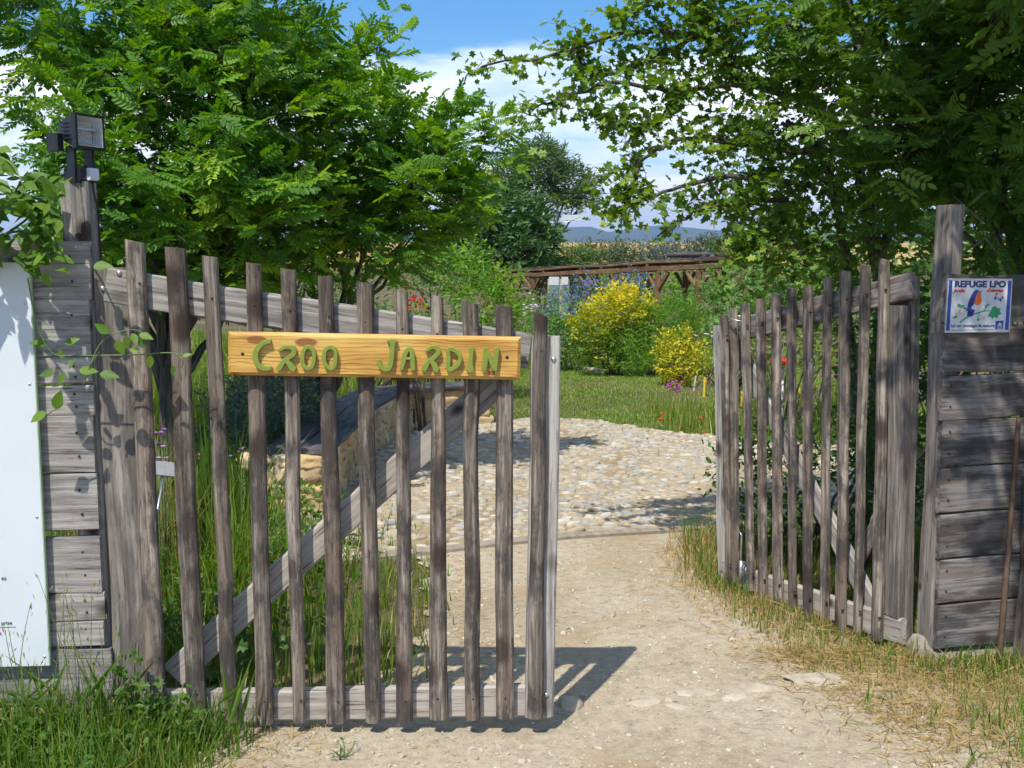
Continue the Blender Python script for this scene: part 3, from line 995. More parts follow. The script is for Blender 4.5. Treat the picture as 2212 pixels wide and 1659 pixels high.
# stiles
for (xt0, xt1, yt, xb0, xb1, yb, mt) in ((212, 285, 578, 248, 335, 1480, 'stile'), (1146, 1210, 726, 1136, 1197, 1546, 'board')):
    s0, z1 = FL.sz(xt0, yt, .002); s1, _ = FL.sz(xt1, yt, .002); b0, z0 = FL.sz(xb0, yb, .002); b1, _ = FL.sz(xb1, yb, .002)
    mbb = MB()
    plank(mbb, ((b0 + b1) / 2, .003, z0), ((s0 + s1) / 2, .003, z1), (abs(s1 - s0) + abs(b1 - b0)) / 2, .046, XA, YA)
    mbb.build('stile', M[mt], gate_l)
for (px, py, r) in ((257, 590, .0095), (222, 623, .0095), (1196, 776, .0095), (1180, 1501, .0085)):
    s, z = FL.sz(px, py, -.022)
    screw(M['steel'], gate_l, s, -.022, z, r, 'bolt')
for k, (xt0, xt1, yt, xb0, xb1, yb) in enumerate(LP):
    for (fx, fy) in ((.09, None), (.955, None)):
        if k == 0 and fx > .5:
            continue
        px = (xt0 + xt1) / 2 * (1 - fx) + (xb0 + xb1) / 2 * fx
        py = yt * (1 - fx) + yb * fx
        s, z = FL.sz(px, py, PO - .026)
        screw(M['rust'], gate_pickets[k], s + rng.normal(0, .003), PO - .024, z, .0042)

# name board ---------------------------------------------------------------
SO = PO - .027
c0 = FL.sz(495, 762, SO); c1 = FL.sz(1123, 773, SO)
ss, zt = FL.sz(494, 715, SO - .03); _, zl = FL.sz(496, 809, SO - .03)
BL = c1[0] - c0[0]
BH = zt - zl
tilt = math.atan2(c1[1] - c0[1], BL)
mw = FL.matrix() @ Matrix.Translation((c0[0], SO, c0[1] - BH / 2)) @ Matrix.Rotation(-tilt, 4, 'Y')
board = empty('name_board', matrix=mw)
tag(board, 'yellow varnished pine board with raised green letters CROO JARDIN fixed across the gate', 'sign')
TH = .032
bv = .011
xs_ = [0, BL, BL - bv, bv]
mb = MB()
Vb = []
ns = 24
for (z0, z1, d, i0) in ((0, BH, 0, 0), (0, BH, -TH + bv, 0), (bv, BH - bv, -TH, bv)):
    row_b = [(i0 + (BL - 2 * i0) * t, d, z0) for t in np.linspace(0, 1, ns)]
    row_t = [(i0 + (BL - 2 * i0) * t, d, z1) for t in np.linspace(1, 0, ns)]
    Vb.append(row_b + row_t)
Vb = np.array(Vb)
mm = Vb.shape[1]
i = np.arange(2)[:, None] * mm
j = np.arange(mm)[None, :]
q = np.stack([i + j, i + mm + j, i + mm + (j + 1) % mm, i + (j + 1) % mm], -1).reshape(-1, 4)[:, ::-1]
fq = np.array([[2 * mm + k, 2 * mm + k + 1, 2 * mm + mm - 2 - k, 2 * mm + mm - 1 - k] for k in range(ns - 1)])
bq = np.array([[k + 1, k, mm - 1 - k, mm - 2 - k] for k in range(ns - 1)])
mb.add(Vb.reshape(-1, 3), [q, fq, bq], Vb.reshape(-1, 3))
mb.build('board', M['sign'], board)


def stroke_poly(pts, ws, closed=False, n=30):
    pts = np.asarray(pts, float)
    ws = np.broadcast_to(np.asarray(ws, float), (len(pts),))
    # smooth curve through the points (Catmull-Rom)
    k = len(pts)
    out, ow = [], []
    per = max(2, n // (k if closed else k - 1))
    segs = k if closed else k - 1
    for s in range(segs):
        if closed:
            p = [pts[(s + d) % k] for d in (-1, 0, 1, 2)]
            w = [ws[s % k], ws[(s + 1) % k]]
        else:
            p = [pts[max(s - 1, 0)], pts[s], pts[s + 1], pts[min(s + 2, k - 1)]]
            w = [ws[s], ws[s + 1]]
        for t in np.linspace(0, 1, per, endpoint=False):
            out.append(0.5 * (2 * p[1] + (p[2] - p[0]) * t + (2 * p[0] - 5 * p[1] + 4 * p[2] - p[3]) * t * t + (3 * p[1] - p[0] - 3 * p[2] + p[3]) * t ** 3))
            ow.append(w[0] * (1 - t) + w[1] * t)
    if not closed:
        out.append(pts[-1]); ow.append(ws[-1])
    return np.array(out), np.array(ow)


def letter_mesh(strokes, sx, sz, x0, z0, mat, depth=.017, d0=-TH):
    mbb = MB()
    for k, (pts, w, closed) in enumerate(strokes):
        c, ww = stroke_poly(pts, w, closed)
        c = np.stack([(c[:, 0]) * sx + x0, z0 - c[:, 1] * sz], -1)
        ww = ww * sx * .5 * 1.16
        d = np.gradient(c, axis=0) if not closed else (np.roll(c, -1, 0) - np.roll(c, 1, 0))
        d /= np.linalg.norm(d, axis=1)[:, None] + 1e-12
        nn = np.stack([-d[:, 1], d[:, 0]], -1)
        dd = depth + k * .0009
        ch = .0016
        if not closed:      # rounded ends
            def cap(p, dirv, w):
                return [(p + dirv * w * f, w * g) for f, g in ((.35, .86), (.6, .5))]
            e0 = cap(c[0], -d[0], ww[0])[::-1]; e1 = cap(c[-1], d[-1], ww[-1])
            c = np.array([p for p, _ in e0] + list(c) + [p for p, _ in e1])
            ww = np.array([w_ for _, w_ in e0] + list(ww) + [w_ for _, w_ in e1])
            nn = np.concatenate([[nn[0]] * 2, nn, [nn[-1]] * 2])
        Lp, Rp = c + nn * ww[:, None], c - nn * ww[:, None]
        Li, Ri = c + nn * (ww - ch).clip(.0002)[:, None], c - nn * (ww - ch).clip(.0002)[:, None]
        n_ = len(c)

        def v3(p, dpt):
            return np.stack([p[:, 0], np.full(len(p), dpt), p[:, 1]], -1)
        V = np.concatenate([v3(Lp, d0 + .001), v3(Lp, d0 - dd + ch), v3(Li, d0 - dd), v3(Ri, d0 - dd), v3(Rp, d0 - dd + ch), v3(Rp, d0 + .001)])
        q = []
        rng_i = range(n_) if closed else range(n_ - 1)
        for a in range(5):
            for i_ in rng_i:
                j_ = (i_ + 1) % n_
                q.append((a * n_ + i_, a * n_ + j_, (a + 1) * n_ + j_, (a + 1) * n_ + i_))
        polys = [np.array(q)]
        if not closed:
            polys += [np.array([[a * n_ for a in range(6)]]), np.array([[a * n_ + n_ - 1 for a in range(6)][::-1]])]
        mbb.add(V, polys)
    return mbb.build('letter', mat, board)


LW = 33
letters = {
    'C': [([(335, 122), (285, 138), (245, 180), (233, 225), (248, 285), (290, 312), (338, 312)], [26, 30, 34, 36, 34, 30, 26], False)],
    'R': [([(398, 190), (448, 163), (495, 172), (505, 205), (465, 240), (432, 265), (414, 292), (398, 316)], [20, 24, 30, 33, 28, 28, 34, 38], False), ([(448, 258), (475, 285), (498, 316)], [26, 36, 42], False)],
    'O': [([(603, 163), (640, 190), (645, 245), (632, 300), (600, 316), (570, 290), (565, 235), (575, 185)], 26, True)],
    'o': [([(758, 166), (795, 190), (798, 245), (790, 300), (762, 316), (728, 290), (716, 240), (725, 190)], 25, True)],
    'J': [([(1168, 127), (1196, 124), (1226, 128)], [20, 24, 20], False), ([(1203, 132), (1198, 200), (1192, 265), (1180, 312), (1150, 324), (1118, 305), (1103, 266)], [32, 32, 34, 34, 32, 28, 24], False)],
    'A': [([(1268, 322), (1280, 270), (1293, 215), (1316, 183), (1338, 200), (1344, 260), (1349, 322)], [24, 30, 30, 28, 28, 32, 30], False), ([(1296, 248), (1320, 250), (1338, 244)], 18, False)],
    'r': [([(1442, 198), (1482, 170), (1520, 178), (1528, 208), (1495, 245), (1460, 272), (1442, 300), (1428, 328)], [18, 24, 30, 32, 28, 28, 34, 36], False), ([(1476, 262), (1500, 295), (1514, 328)], [26, 36, 42], False)],
    'D': [([(1601, 190), (1640, 192), (1676, 222), (1684, 262), (1662, 302), (1604, 330), (1602, 260)], 27, True)],
    'I': [([(1766, 184), (1763, 225), (1760, 270), (1758, 332)], [38, 26, 28, 50], False)],
    'N': [([(1868, 184), (1868, 235), (1864, 285), (1858, 332)], [30, 32, 34, 30], False), ([(1868, 190), (1895, 240), (1915, 290), (1928, 326)], [26, 28, 28, 24], False), ([(1950, 184), (1944, 235), (1940, 285), (1938, 332)], [30, 28, 28, 24], False)],
}
# letters were measured on the board: 2090 units long, 311 high, rising with the board's tilt
SXU = BL / 2090.0
for k, st in letters.items():
    xm = np.mean([p[0] for p in st[0][0]])
    skew = (xm - 30) * (48.0 / 2090.0) + 57
    st2 = [([(p[0] - 32, p[1] - skew) for p in pts], w, c) for pts, w, c in st]
    letter_mesh(st2, SXU, BH / 305.0, 0, BH, M['green_paint'])
for (xx, zz_) in ((105 * SXU, BH * .50), (1990 * SXU, BH * .53)):
    screw(M['rust'], board, xx, -TH, zz_, .006)

# ------------------------------------------------------------------ the right gate
R0 = A(1968, 1400, 4.46)
R1 = A(1553, 1245, 5.66)
FR = Frame(R0, R1, 0.0)
FR.n = np.cross([0, 0, 1], FR.u)
if FR.n[0] < 0:
    FR.n = -FR.n
# build the frame so that s runs from the hinge to the free end and +d goes away from the road
gate_r = empty('picket_gate', matrix=FR.matrix())
n2 = np.cross([0, 0, 1], FR.u)
FLIP = 1.0 if np.dot(n2, FR.n) > 0 else -1.0
tag(gate_r, 'weathered picket gate without a board, swung open inwards on the right', 'gate', 'pair of wooden picket gates')
RP = [(1899, 1925, 560, 1882, 1911, 1376), (1859, 1884, 572, 1845, 1864, 1361), (1815, 1841, 585, 1804, 1831, 1357), (1782, 1800, 600, 1773, 1792, 1338),
      (1736, 1759, 618, 1736, 1757, 1329), (1702, 1722, 622, 1706, 1723, 1313), (1666, 1688, 634, 1670, 1694, 1297), (1633, 1654, 645, 1639, 1660, 1285),
      (1600, 1621, 654, 1617, 1632, 1271), (1577, 1595, 664, 1585, 1600, 1257), (1558, 1575, 680, 1568, 1585, 1248)]


pickets_r = []


def pick_r(rows, off, thick, mat):
    for (xt0, xt1, yt, xb0, xb1, yb) in rows:
        s0, z1 = FR.sz(xt0, yt, off); s1, _ = FR.sz(xt1, yt, off)
        b0, z0 = FR.sz(xb0, yb, off); b1, _ = FR.sz(xb1, yb, off)
        mbb = MB()
        w0 = max(abs(b1 - b0) * .78, .042); w1 = max(abs(s1 - s0) * .78, .042)
        half_round(mbb, ((b0 + b1) / 2, off * FLIP, z0), ((s0 + s1) / 2, off * FLIP, z1), w0, w1, thick, XA, YA * FLIP, tilt=rng.normal(.1, .12))
        pickets_r.append(mbb.build('picket', mat, gate_r))


pick_r(RP, PO, .024, M['picket'])


def rail_r(name, a, b, h, thick, mat, off):
    sa, za = FR.sz(a[0], a[1], off); sb, zb = FR.sz(b[0], b[1], off)
    return rail_px(FR, gate_r, name, (sa, za), (sb, zb), h, thick, mat, off=off * FLIP)


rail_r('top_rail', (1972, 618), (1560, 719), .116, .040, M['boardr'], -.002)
rail_r('bottom_rail', (1950, 1364), (1561, 1228), .112, .040, M['rail_pale'], -.002)
rail_r('brace', (1890, 1318), (1590, 745), .090, .036, M['board'], .042)
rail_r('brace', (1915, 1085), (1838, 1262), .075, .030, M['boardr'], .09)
for (xt0, xt1, yt, xb0, xb1, yb, mt, off) in ((1924, 1986, 596, 1911, 1966, 1392, 'stile', .044), (1545, 1572, 703, 1556, 1582, 1240, 'board', .004)):
    s0, z1 = FR.sz(xt0, yt, off); s1, _ = FR.sz(xt1, yt, off); b0, z0 = FR.sz(xb0, yb, off); b1, _ = FR.sz(xb1, yb, off)
    mbb = MB()
    plank(mbb, ((b0 + b1) / 2, off * FLIP, z0), ((s0 + s1) / 2, off * FLIP, z1), (abs(s1 - s0) + abs(b1 - b0)) / 2 * .9, .046, XA, YA * FLIP)
    mbb.build('stile', M[mt], gate_r)
sa, za = FR.sz(1945, 660, -.003); sb, zb = FR.sz(1932, 1330, -.003)
mbb = MB()
plank(mbb, (sb, -.003 * FLIP, zb), (sa, -.003 * FLIP, za), .085, .042, XA, YA * FLIP)
mbb.build('hinge_board', M['stile'], gate_r)
for k, (xt0, xt1, yt, xb0, xb1, yb) in enumerate(RP):
    for fx in (.08, .95):
        px = (xt0 + xt1) / 2 * (1 - fx) + (xb0 + xb1) / 2 * fx
        py = yt * (1 - fx) + yb * fx
        s, z = FR.sz(px, py, PO - .026)
        o = screw(M['rust'], pickets_r[k], 0, 0, 0, .0042)
        o.location = (s, (PO - .024) * FLIP, z)
        if FLIP < 0:
            o.rotation_euler = (0, 0, math.pi)
# wire loop over the two end pickets and a hanging drop bolt
s0, z0 = FR.sz(1586, 688, PO - .03)
mbb = MB()
th = np.linspace(0, 2 * np.pi, 28)
mbb.tube(np.stack([s0 + .055 * np.cos(th), (PO - .0) * FLIP + .052 * np.sin(th), z0 + .012 * np.cos(th)], -1), .0032, 6)
mbb.build('wire_loop', M['steel'], gate_r, smooth=True)
s0, z1 = FR.sz(1604, 1150, PO - .04); _, z0 = FR.sz(1604, 1262, PO - .04)
dd = (PO - .045) * FLIP
mbb = MB()
hk = [(s0, dd, z0), (s0, dd, z1 - .02), (s0 + .004, dd, z1 - .004), (s0 + .014, dd, z1), (s0 + .024, dd, z1 - .006), (s0 + .026, dd, z1 - .10)]
mbb.tube(hk, .005, 7)
mbb.tube([(s0, dd, z0), (s0, dd, z0 + .12)], .010, 8)
mbb.build('drop_bolt', M['steel'], gate_r, smooth=True)
mbb = MB()
mbb.box(s0 - .014, s0 + .014, dd, dd + .02 * FLIP, z0 + .055, z0 + .07)
mbb.box(s0 - .014, s0 + .014, dd, dd + .02 * FLIP, z0 + .10, z0 + .115)
mbb.build('bolt_keeper', M['steel'], gate_r)

# ------------------------------------------------------------------ left fence, post, info panel, floodlight
fence_ang = R(4.0)
f0 = A(215, 1200, 3.60)
FF = Frame(f0, f0 + np.array([math.cos(fence_ang), math.sin(fence_ang), 0]), 0.0)
fence_l = empty('plank_fence', matrix=FF.matrix())
tag(fence_l, 'grey plank fence at the left behind the white panel', 'fence', 'plank fences beside the gates')
joints = [(520, 645), (646, 770), (773, 830), (832, 896), (898, 1020), (1022, 1144), (1156, 1274), (1276, 1337), (1340, 1392), (1395, 1515), (1517, 1600)]
for (ya, yb) in joints:
    ym = (ya + yb) / 2
    xe = np.interp(ym, [520, 1000, 1150, 1300, 1390, 1391, 1600], [190, 208, 216, 224, 228, 241, 247])
    s, z1 = FF.sz(xe, ya); _, z0 = FF.sz(xe, yb)
    mbb = MB()
    plank(mbb, (s - 1.5, 0, (z0 + z1) / 2 - .012 + rng.normal(0, .003)), (s + rng.normal(0, .004), 0, (z0 + z1) / 2), z1 - z0, .030 + rng.normal(0, .002), ZA, -YA, bev=.004, segs=16, wv=.006)
    o = mbb.build('plank', M['board'], fence_l)
    screw(M['rust'], o, s - .055, -.016, (z0 + z1) / 2 - .2 * (z1 - z0), .0045)
    screw(M['rust'], o, s - .06, -.016, (z0 + z1) / 2 + .22 * (z1 - z0), .0045)

# gate post with the floodlight on it
s0, zt_ = FF.sz(135, 391, .02); s1, _ = FF.sz(191, 391, .02)
pw = (s1 - s0) * 1.12
mbb = MB()
plank(mbb, ((s0 + s1) / 2, .018 + .05, -.25), ((s0 + s1) / 2, .018 + .05, zt_), pw, .10, XA, YA, bev=.007)
post_l = empty('gate_post', matrix=FF.matrix())
mbb.build('post_shaft', M['board'], post_l)
tag(post_l, 'square grey post behind the left fence, carrying the floodlight', 'post', 'gate posts')
mbb = MB()
mbb.tube([((s1) + .004, .05, zt_ + .02), (s1 + .007, .045, zt_ - .03), (s1 + .005, .09, zt_ - .08), (s1 + .005, .11, zt_ - .3), (s1 + .005, .115, .4)], .003, 6)
mbb.build('cable', M['black'], post_l, smooth=True)
POST_TOP = np.array(FF.matrix() @ Vector(((s0 + s1) / 2 + .005, .05, zt_)))

fl = empty('floodlight', POST_TOP, R(64))
fl.scale = (1.12, 1.12, 1.12)
tag(fl, 'black floodlight with motion sensor on top of the left post', 'floodlight')
mb = MB()        # sensor body
mb.sweep([(-.028, 0, .020), (.028, 0, .020)], np.repeat(rrect(.066, .05, .008)[None], 2, 0), YA, ZA)
mb.build('sensor_body', M['black'], fl)
mb = MB(); mb.sweep([(-.004, -.039, .021), (.030, -.039, .021)], np.repeat(rrect(.014, .036, .004)[None], 2, 0), YA, ZA)
mb.build('sensor_lens', M['lens'], fl)
mb = MB()
mb.box(-.036, -.026, -.02, .012, -.004, .100)
mb.box(.030, .040, -.02, .012, .030, .100)
mb.box(-.026, .030, -.012, .012, -.003, .003)
mb.build('bracket', M['black'], fl)
mb = MB()
# housing: square front flange, tapering to the back
def ring(y, hw, hh, zc):
    return [(-hw, y, zc - hh), (hw, y, zc - hh), (hw, y, zc + hh), (-hw, y, zc + hh)]
zc = .142
rings = [ring(-.050, .054, .050, zc), ring(-.036, .056, .052, zc), ring(-.034, .050, .046, zc), ring(.012, .040, .032, zc + .004), ring(.050, .026, .018, zc + .006)]
Vh = np.array(rings).reshape(-1, 3)
qh = np.array([[a * 4 + b, a * 4 + (b + 1) % 4, a * 4 + 4 + (b + 1) % 4, a * 4 + 4 + b] for a in range(4) for b in range(4)])
mb.add(Vh, [qh, np.array([[16, 17, 18, 19]])])
# rim of the front and the well behind the glass
inner = ring(-.050, .046, .042, zc); deep = ring(-.020, .036, .030, zc)
mb.add(np.array(rings[0] + inner), [np.array([[b, 4 + b, 4 + (b + 1) % 4, (b + 1) % 4] for b in range(4)])])
house = mb.build('housing', M['black'], fl)
for k in range(5):
    z_ = zc - .022 + k * .011
    mb = MB(); mb.box(-.052 + .004, -.042, -.030, .020, z_, z_ + .004)
    mb.build('cooling_fin', M['black'], house)
mb = MB()
g = 9
# dimpled reflector: four sloping sides and a back of small domes
mb.add(np.array(inner + deep), [np.array([[b, (b + 1) % 4, 4 + (b + 1) % 4, 4 + b] for b in range(4)])])
gx_, gz_ = np.meshgrid(np.linspace(-.036, .036, 4 * g + 1), np.linspace(zc - .030, zc + .030, 4 * g + 1))
hd = -.020 + .003 * np.abs(np.sin(gx_ * math.pi * g / .072)) * np.abs(np.sin((gz_ - zc + .03) * math.pi * g / .06))
nn_ = 4 * g + 1
i = np.arange(nn_ - 1)[:, None] * nn_ + np.arange(nn_ - 1)[None, :]
mb.add(np.stack([gx_, hd, gz_], -1), [np.stack([i, i + 1, i + nn_ + 1, i + nn_], -1).reshape(-1, 4)])
mb.build('reflector', M['reflector'], fl)
mb = MB(); mb.tube([(-.04, -.034, zc + .008), (.04, -.034, zc + .008)], .004, 8)
mb.build('bulb', M['lens'], fl, smooth=True)
mg, tg, bgl, og = new_mat('clear_pane')
gl = tg.nodes.new('ShaderNodeBsdfGlossy'); gl.inputs['Roughness'].default_value = .05
trn = tg.nodes.new('ShaderNodeBsdfTransparent')
mxg = N(tg, 'ShaderNodeMixShader', inp={0: .10})
tg.links.new(trn.outputs[0], mxg.inputs[1]); tg.links.new(gl.outputs[0], mxg.inputs[2]); tg.links.new(mxg.outputs[0], og.inputs[0])
mb = MB(); mb.box(-.046, .046, -.0485, -.0465, zc - .042, zc + .042)
mb.build('glass_pane', mg, fl)
mb = MB(); mb.sweep([(-.058, .03, .085), (-.058, .03, .135)], np.repeat(rrect(.030, .045, .005)[None], 2, 0), XA, YA)
mb.build('junction_box', M['black'], fl)

# white information panel on the planks
pan = empty('info_panel', matrix=FF.matrix())
tag(pan, 'large white information panel screwed to the left fence, speckled with leaf shadows', 'panel')
s1, z1 = FF.sz(62, 567, -.045); s1b, z0 = FF.sz(108, 1437, -.045)
sp = (s1 + s1b) / 2
mb = MB(); mb.box(sp - 1.2, sp, -.048, -.030, z0, z1)
face = mb.build('panel_sheet', M['white_panel'], pan)
mb = MB(); mb.box(sp + .0005, sp + .003, -.047, -.031, z0, z1)
mb.build('panel_edge', M['panel_edge'], pan)
for py in (655, 830, 1117, 1419):
    s, z = FF.sz(np.interp(py, [567, 1437], [50, 97]), py, -.048)
    screw(M['steel'], pan, s, -.048, z, .005)
for (sx_, z_) in ((sp - .25, z0 + .1), (sp - .25, z1 - .1)):
    mb = MB(); mb.box(sx_ - .03, sx_ + .03, -.031, -.014, z_ - .03, z_ + .03)
    mb.build('spacer_block', M['board'], pan)


def text_mesh(body, size, mat, parent, loc, name='lettering', shear=0.0, offset=0.0, align='LEFT', extrude=0.0006):
    cu = bpy.data.curves.new(name, 'FONT')
    cu.body = body
    cu.size = size
    cu.shear = shear
    cu.offset = offset
    cu.align_x = align
    cu.extrude = extrude
    cu.resolution_u = 3
    tmp = bpy.data.objects.new('tmp_text', cu)
    COL.objects.link(tmp)
    dg = bpy.context.evaluated_depsgraph_get()
    me = bpy.data.meshes.new_from_object(tmp.evaluated_get(dg))
    bpy.data.objects.remove(tmp)
    bpy.data.curves.remove(cu)
    me.name = name
    me.materials.clear()
    me.materials.append(mat)
    o = link(name, me, parent)
    o.location = loc
    o.rotation_euler = (math.pi / 2, 0, 0)
    return o


s, z = FF.sz(14, 1253, -.05)
text_mesh('es', .020, M['inkgrey'], pan, (s, -.0492, z), align='RIGHT')
s, z = FF.sz(26, 1349, -.05)
text_mesh('prise', .018, M['inkgrey'], pan, (s, -.0492, z), align='RIGHT')
s, z = FF.sz(34, 1355, -.05)
mb = MB(); mb.box(s - .35, s, -.0492, -.0482, z, z + .0015)
mb.build('printed_line', M['inkgrey'], pan)
s, z = FF.sz(6, 1372, -.05)
text_mesh('A', .018, M['inkpink'], pan, (s - .004, -.0492, z), align='RIGHT', offset=.0006)

# ------------------------------------------------------------------ right fence, posts, bird sign
fang = R(14.0)
p0 = A(2030, 1200, 4.40)
FG = Frame(p0, p0 + np.array([math.cos(fang), math.sin(fang), 0]), 0.0)
fence_r = empty('plank_fence', matrix=FG.matrix())
tag(fence_r, 'darker plank fence at the right, standing in tree shade under the bird sign', 'fence', 'plank fences beside the gates')
ys_ = [592, 700, 807, 906, 1008, 1108, 1207, 1304, 1402]
for k in range(8):
    ya, yb = ys_[k] + 2, ys_[k + 1] - 2
    xa = np.interp((ya + yb) / 2, [600, 1400], [2041, 2022])
    s, z1 = FG.sz(xa, ya); _, z0 = FG.sz(xa, yb)
    ln = .95
    mbb = MB()
    plank(mbb, (s + rng.normal(0, .003), 0, (z0 + z1) / 2), (s + ln, 0, (z0 + z1) / 2 + rng.normal(0, .006)), z1 - z0, .030, ZA, -YA, bev=.004, segs=14, wv=.006)
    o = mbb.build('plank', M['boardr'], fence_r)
    if k > 1:
        screw(M['rust'], o, s + .035, -.016, (z0 + z1) / 2 + .25 * (z1 - z0), .005)
        screw(M['rust'], o, s + .035, -.016, (z0 + z1) / 2 - .22 * (z1 - z0), .005)
# post at the gate
s0, zt_ = FG.sz(2035, 442, .05)
post_r = empty('gate_post', matrix=FG.matrix())
tag(post_r, 'tall split-topped square post between the open gate and the bird sign', 'post', 'gate posts')
s0a, _ = FG.sz(2030, 900, .018)
mbb = MB()
plank(mbb, (s0a + .038, .018 + .052, -.3), (s0a + .046, .018 + .052, zt_), .078, .104, XA, YA, bev=.008)
mbb.build('post_shaft', M['stile'], post_r)
mb = MB(); mb.box(s0a - .02, s0a + .005, .05, .075, 1.30, 1.345)
mb.build('latch_plate', M['steel'], post_r)
mb = MB()
V = lump(boxy(ICO2, 3), .06, 77) * np.array([.055, .06, .10])
mb.add(V + np.array([s0a + .0, .075, -.085]), [ICO2F])
mb.build('footing', M['concrete'], post_r)
# end post in front of the planks and a thin leaning pole
s0, z0 = FG.sz(2195, 1380, -.05); s1, z1 = FG.sz(2215, 700, -.05)
post_e = empty('end_post', matrix=FG.matrix())
tag(post_e, 'grey post cut by the right picture edge, before the plank fence', 'post', 'gate posts')
mbb = MB()
plank(mbb, (s0 + .03, -.075, z0 - .25), (s0 + .055, -.075, z1), .085, .08, XA, YA, bev=.008)
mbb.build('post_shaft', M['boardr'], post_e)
s0, z0 = FG.sz(2166, 1335, -.05); s1, z1 = FG.sz(2196, 960, -.05)
mb = MB()
tt_ = np.linspace(-.35, 1.15, 12)
mb.tube(np.stack([s0 + (s1 - s0) * tt_, -.05 + 0 * tt_, z0 + (z1 - z0) * tt_], -1), np.linspace(.014, .010, 12), 8)
pole = empty('leaning_pole', matrix=FG.matrix())
mb.build('pole_shaft', M['brownrod'], pole, smooth=True)
tag(pole, 'thin brown pole leaning on the planks at the right edge', 'pole')
# low footing wall under the planks
mb = MB()
s0, z1 = FG.sz(2020, 1404, .02)
mb.sweep([(s0 - .02, .02, z1 - .14), (s0 + .5, .02, z1 - .14), (s0 + 1.0, .02, z1 - .15)], np.repeat(rrect(.08, .27, .02)[None], 3, 0), YA, ZA)
fw = mb.build('footing_wall', M['concrete'])
fw.matrix_world = FG.matrix()
tag(fw, 'low beige concrete footing below the right plank fence', 'footing')

# the bird refuge sign
tl = FG.sz(2047, 602, -.02); tr = FG.sz(2186, 600, -.02); bl_ = FG.sz(2040, 718, -.02)
SW, SH = tr[0] - tl[0], tl[1] - bl_[1]
bs = empty('bird_sign', matrix=FG.matrix() @ Matrix.Translation((tl[0] - .004, -.0175, bl_[1])) @ Matrix.Rotation(R(.5), 4, 'Y'))
tag(bs, 'small white and blue enamel sign with a painted robin reading REFUGE LPO', 'sign')
mb = MB()
mb.sweep([(SW / 2, -.003, 0), (SW / 2, -.003, SH)], np.repeat(rrect(SW, .005, .001)[None], 2, 0), XA, YA)
mb.build('sign_plate', M['signwhite'], bs)
mb = MB()
for (a, b_, c, d) in ((-.001, SW + .001, -.001, .003), (-.001, SW + .001, SH - .003, SH + .001)):
    mb.box(a, b_, -.0085, -.0005, c, d)
for (a, b_) in ((-.001, .003), (SW - .003, SW + .001)):
    mb.box(a, b_, -.0082, -.0008, .0035, SH - .0035)
mb.build('rim', M['steel'], bs)
u = SW / 690.0       # units traced from the sign: 690 wide, 575 high


def flat(name, polys, mat, lay=0, thick=.0006):
    mbb = MB()
    y0_ = -.0058 - lay * .0007
    for p in polys:
        p = np.array(p, float)
        a = np.sum(p[:, 0] * np.roll(p[:, 1], -1) - p[:, 1] * np.roll(p[:, 0], -1))
        if a < 0:
            p = p[::-1]
        x = p[:, 0] * u; zc_ = SH - p[:, 1] * SH / 575.0
        n_ = len(p)
        V = np.concatenate([np.stack([x, np.full(n_, y0_ - thick), zc_], -1), np.stack([x, np.full(n_, y0_ + .0003), zc_], -1)])
        q = np.array([[i_, (i_ + 1) % n_, n_ + (i_ + 1) % n_, n_ + i_] for i_ in range(n_)])
        mbb.add(V, [np.arange(n_)[None, :], q])
    return mbb.build(name, mat, bs)


flat('stripe', [[(18, 18), (52, 18), (48, 556), (10, 556)]], M['signblue'])
flat('stripe', [[(650, 18), (686, 18), (682, 552), (646, 552)]], M['signblue'])


def sgn_text(body, x, yb, h, mat, wd=None, shear=0.0, off=0.0):
    o = text_mesh(body, h * SH / 575.0 / .72, mat, bs, (x * u, -.0062, SH - yb * SH / 575.0), shear=shear, offset=off, extrude=.0004)
    if wd:
        wv_ = max(v.co.x for v in o.data.vertices) - min(v.co.x for v in o.data.vertices)
        o.scale = (wd * u / wv_, 1, 1)
    return o


sgn_text('REFUGE LPO', 75, 88, 66, M['signnavy'], 550, off=.0016)
sgn_text('Jardin', 70, 145, 38, M['signred'], 130, shear=.35, off=.0010)
sgn_text("d'oiseaux", 420, 140, 38, M['signred'], 190, shear=.35, off=.0010)
sgn_text('Ici on protège la nature', 62, 520, 34, M['signnavy'], 465, off=.0003)
flat('printed_line', [[(66, 548), (520, 545), (520, 551), (66, 554)]], M['inkgrey'])
th = np.linspace(0, 2 * np.pi, 12, endpoint=False)


def blob(cx, cy, rx, ry, a=0.0):
    return [(cx + rx * math.cos(t) * math.cos(a) - ry * math.sin(t) * math.sin(a), cy + rx * math.cos(t) * math.sin(a) + ry * math.sin(t) * math.cos(a)) for t in th]


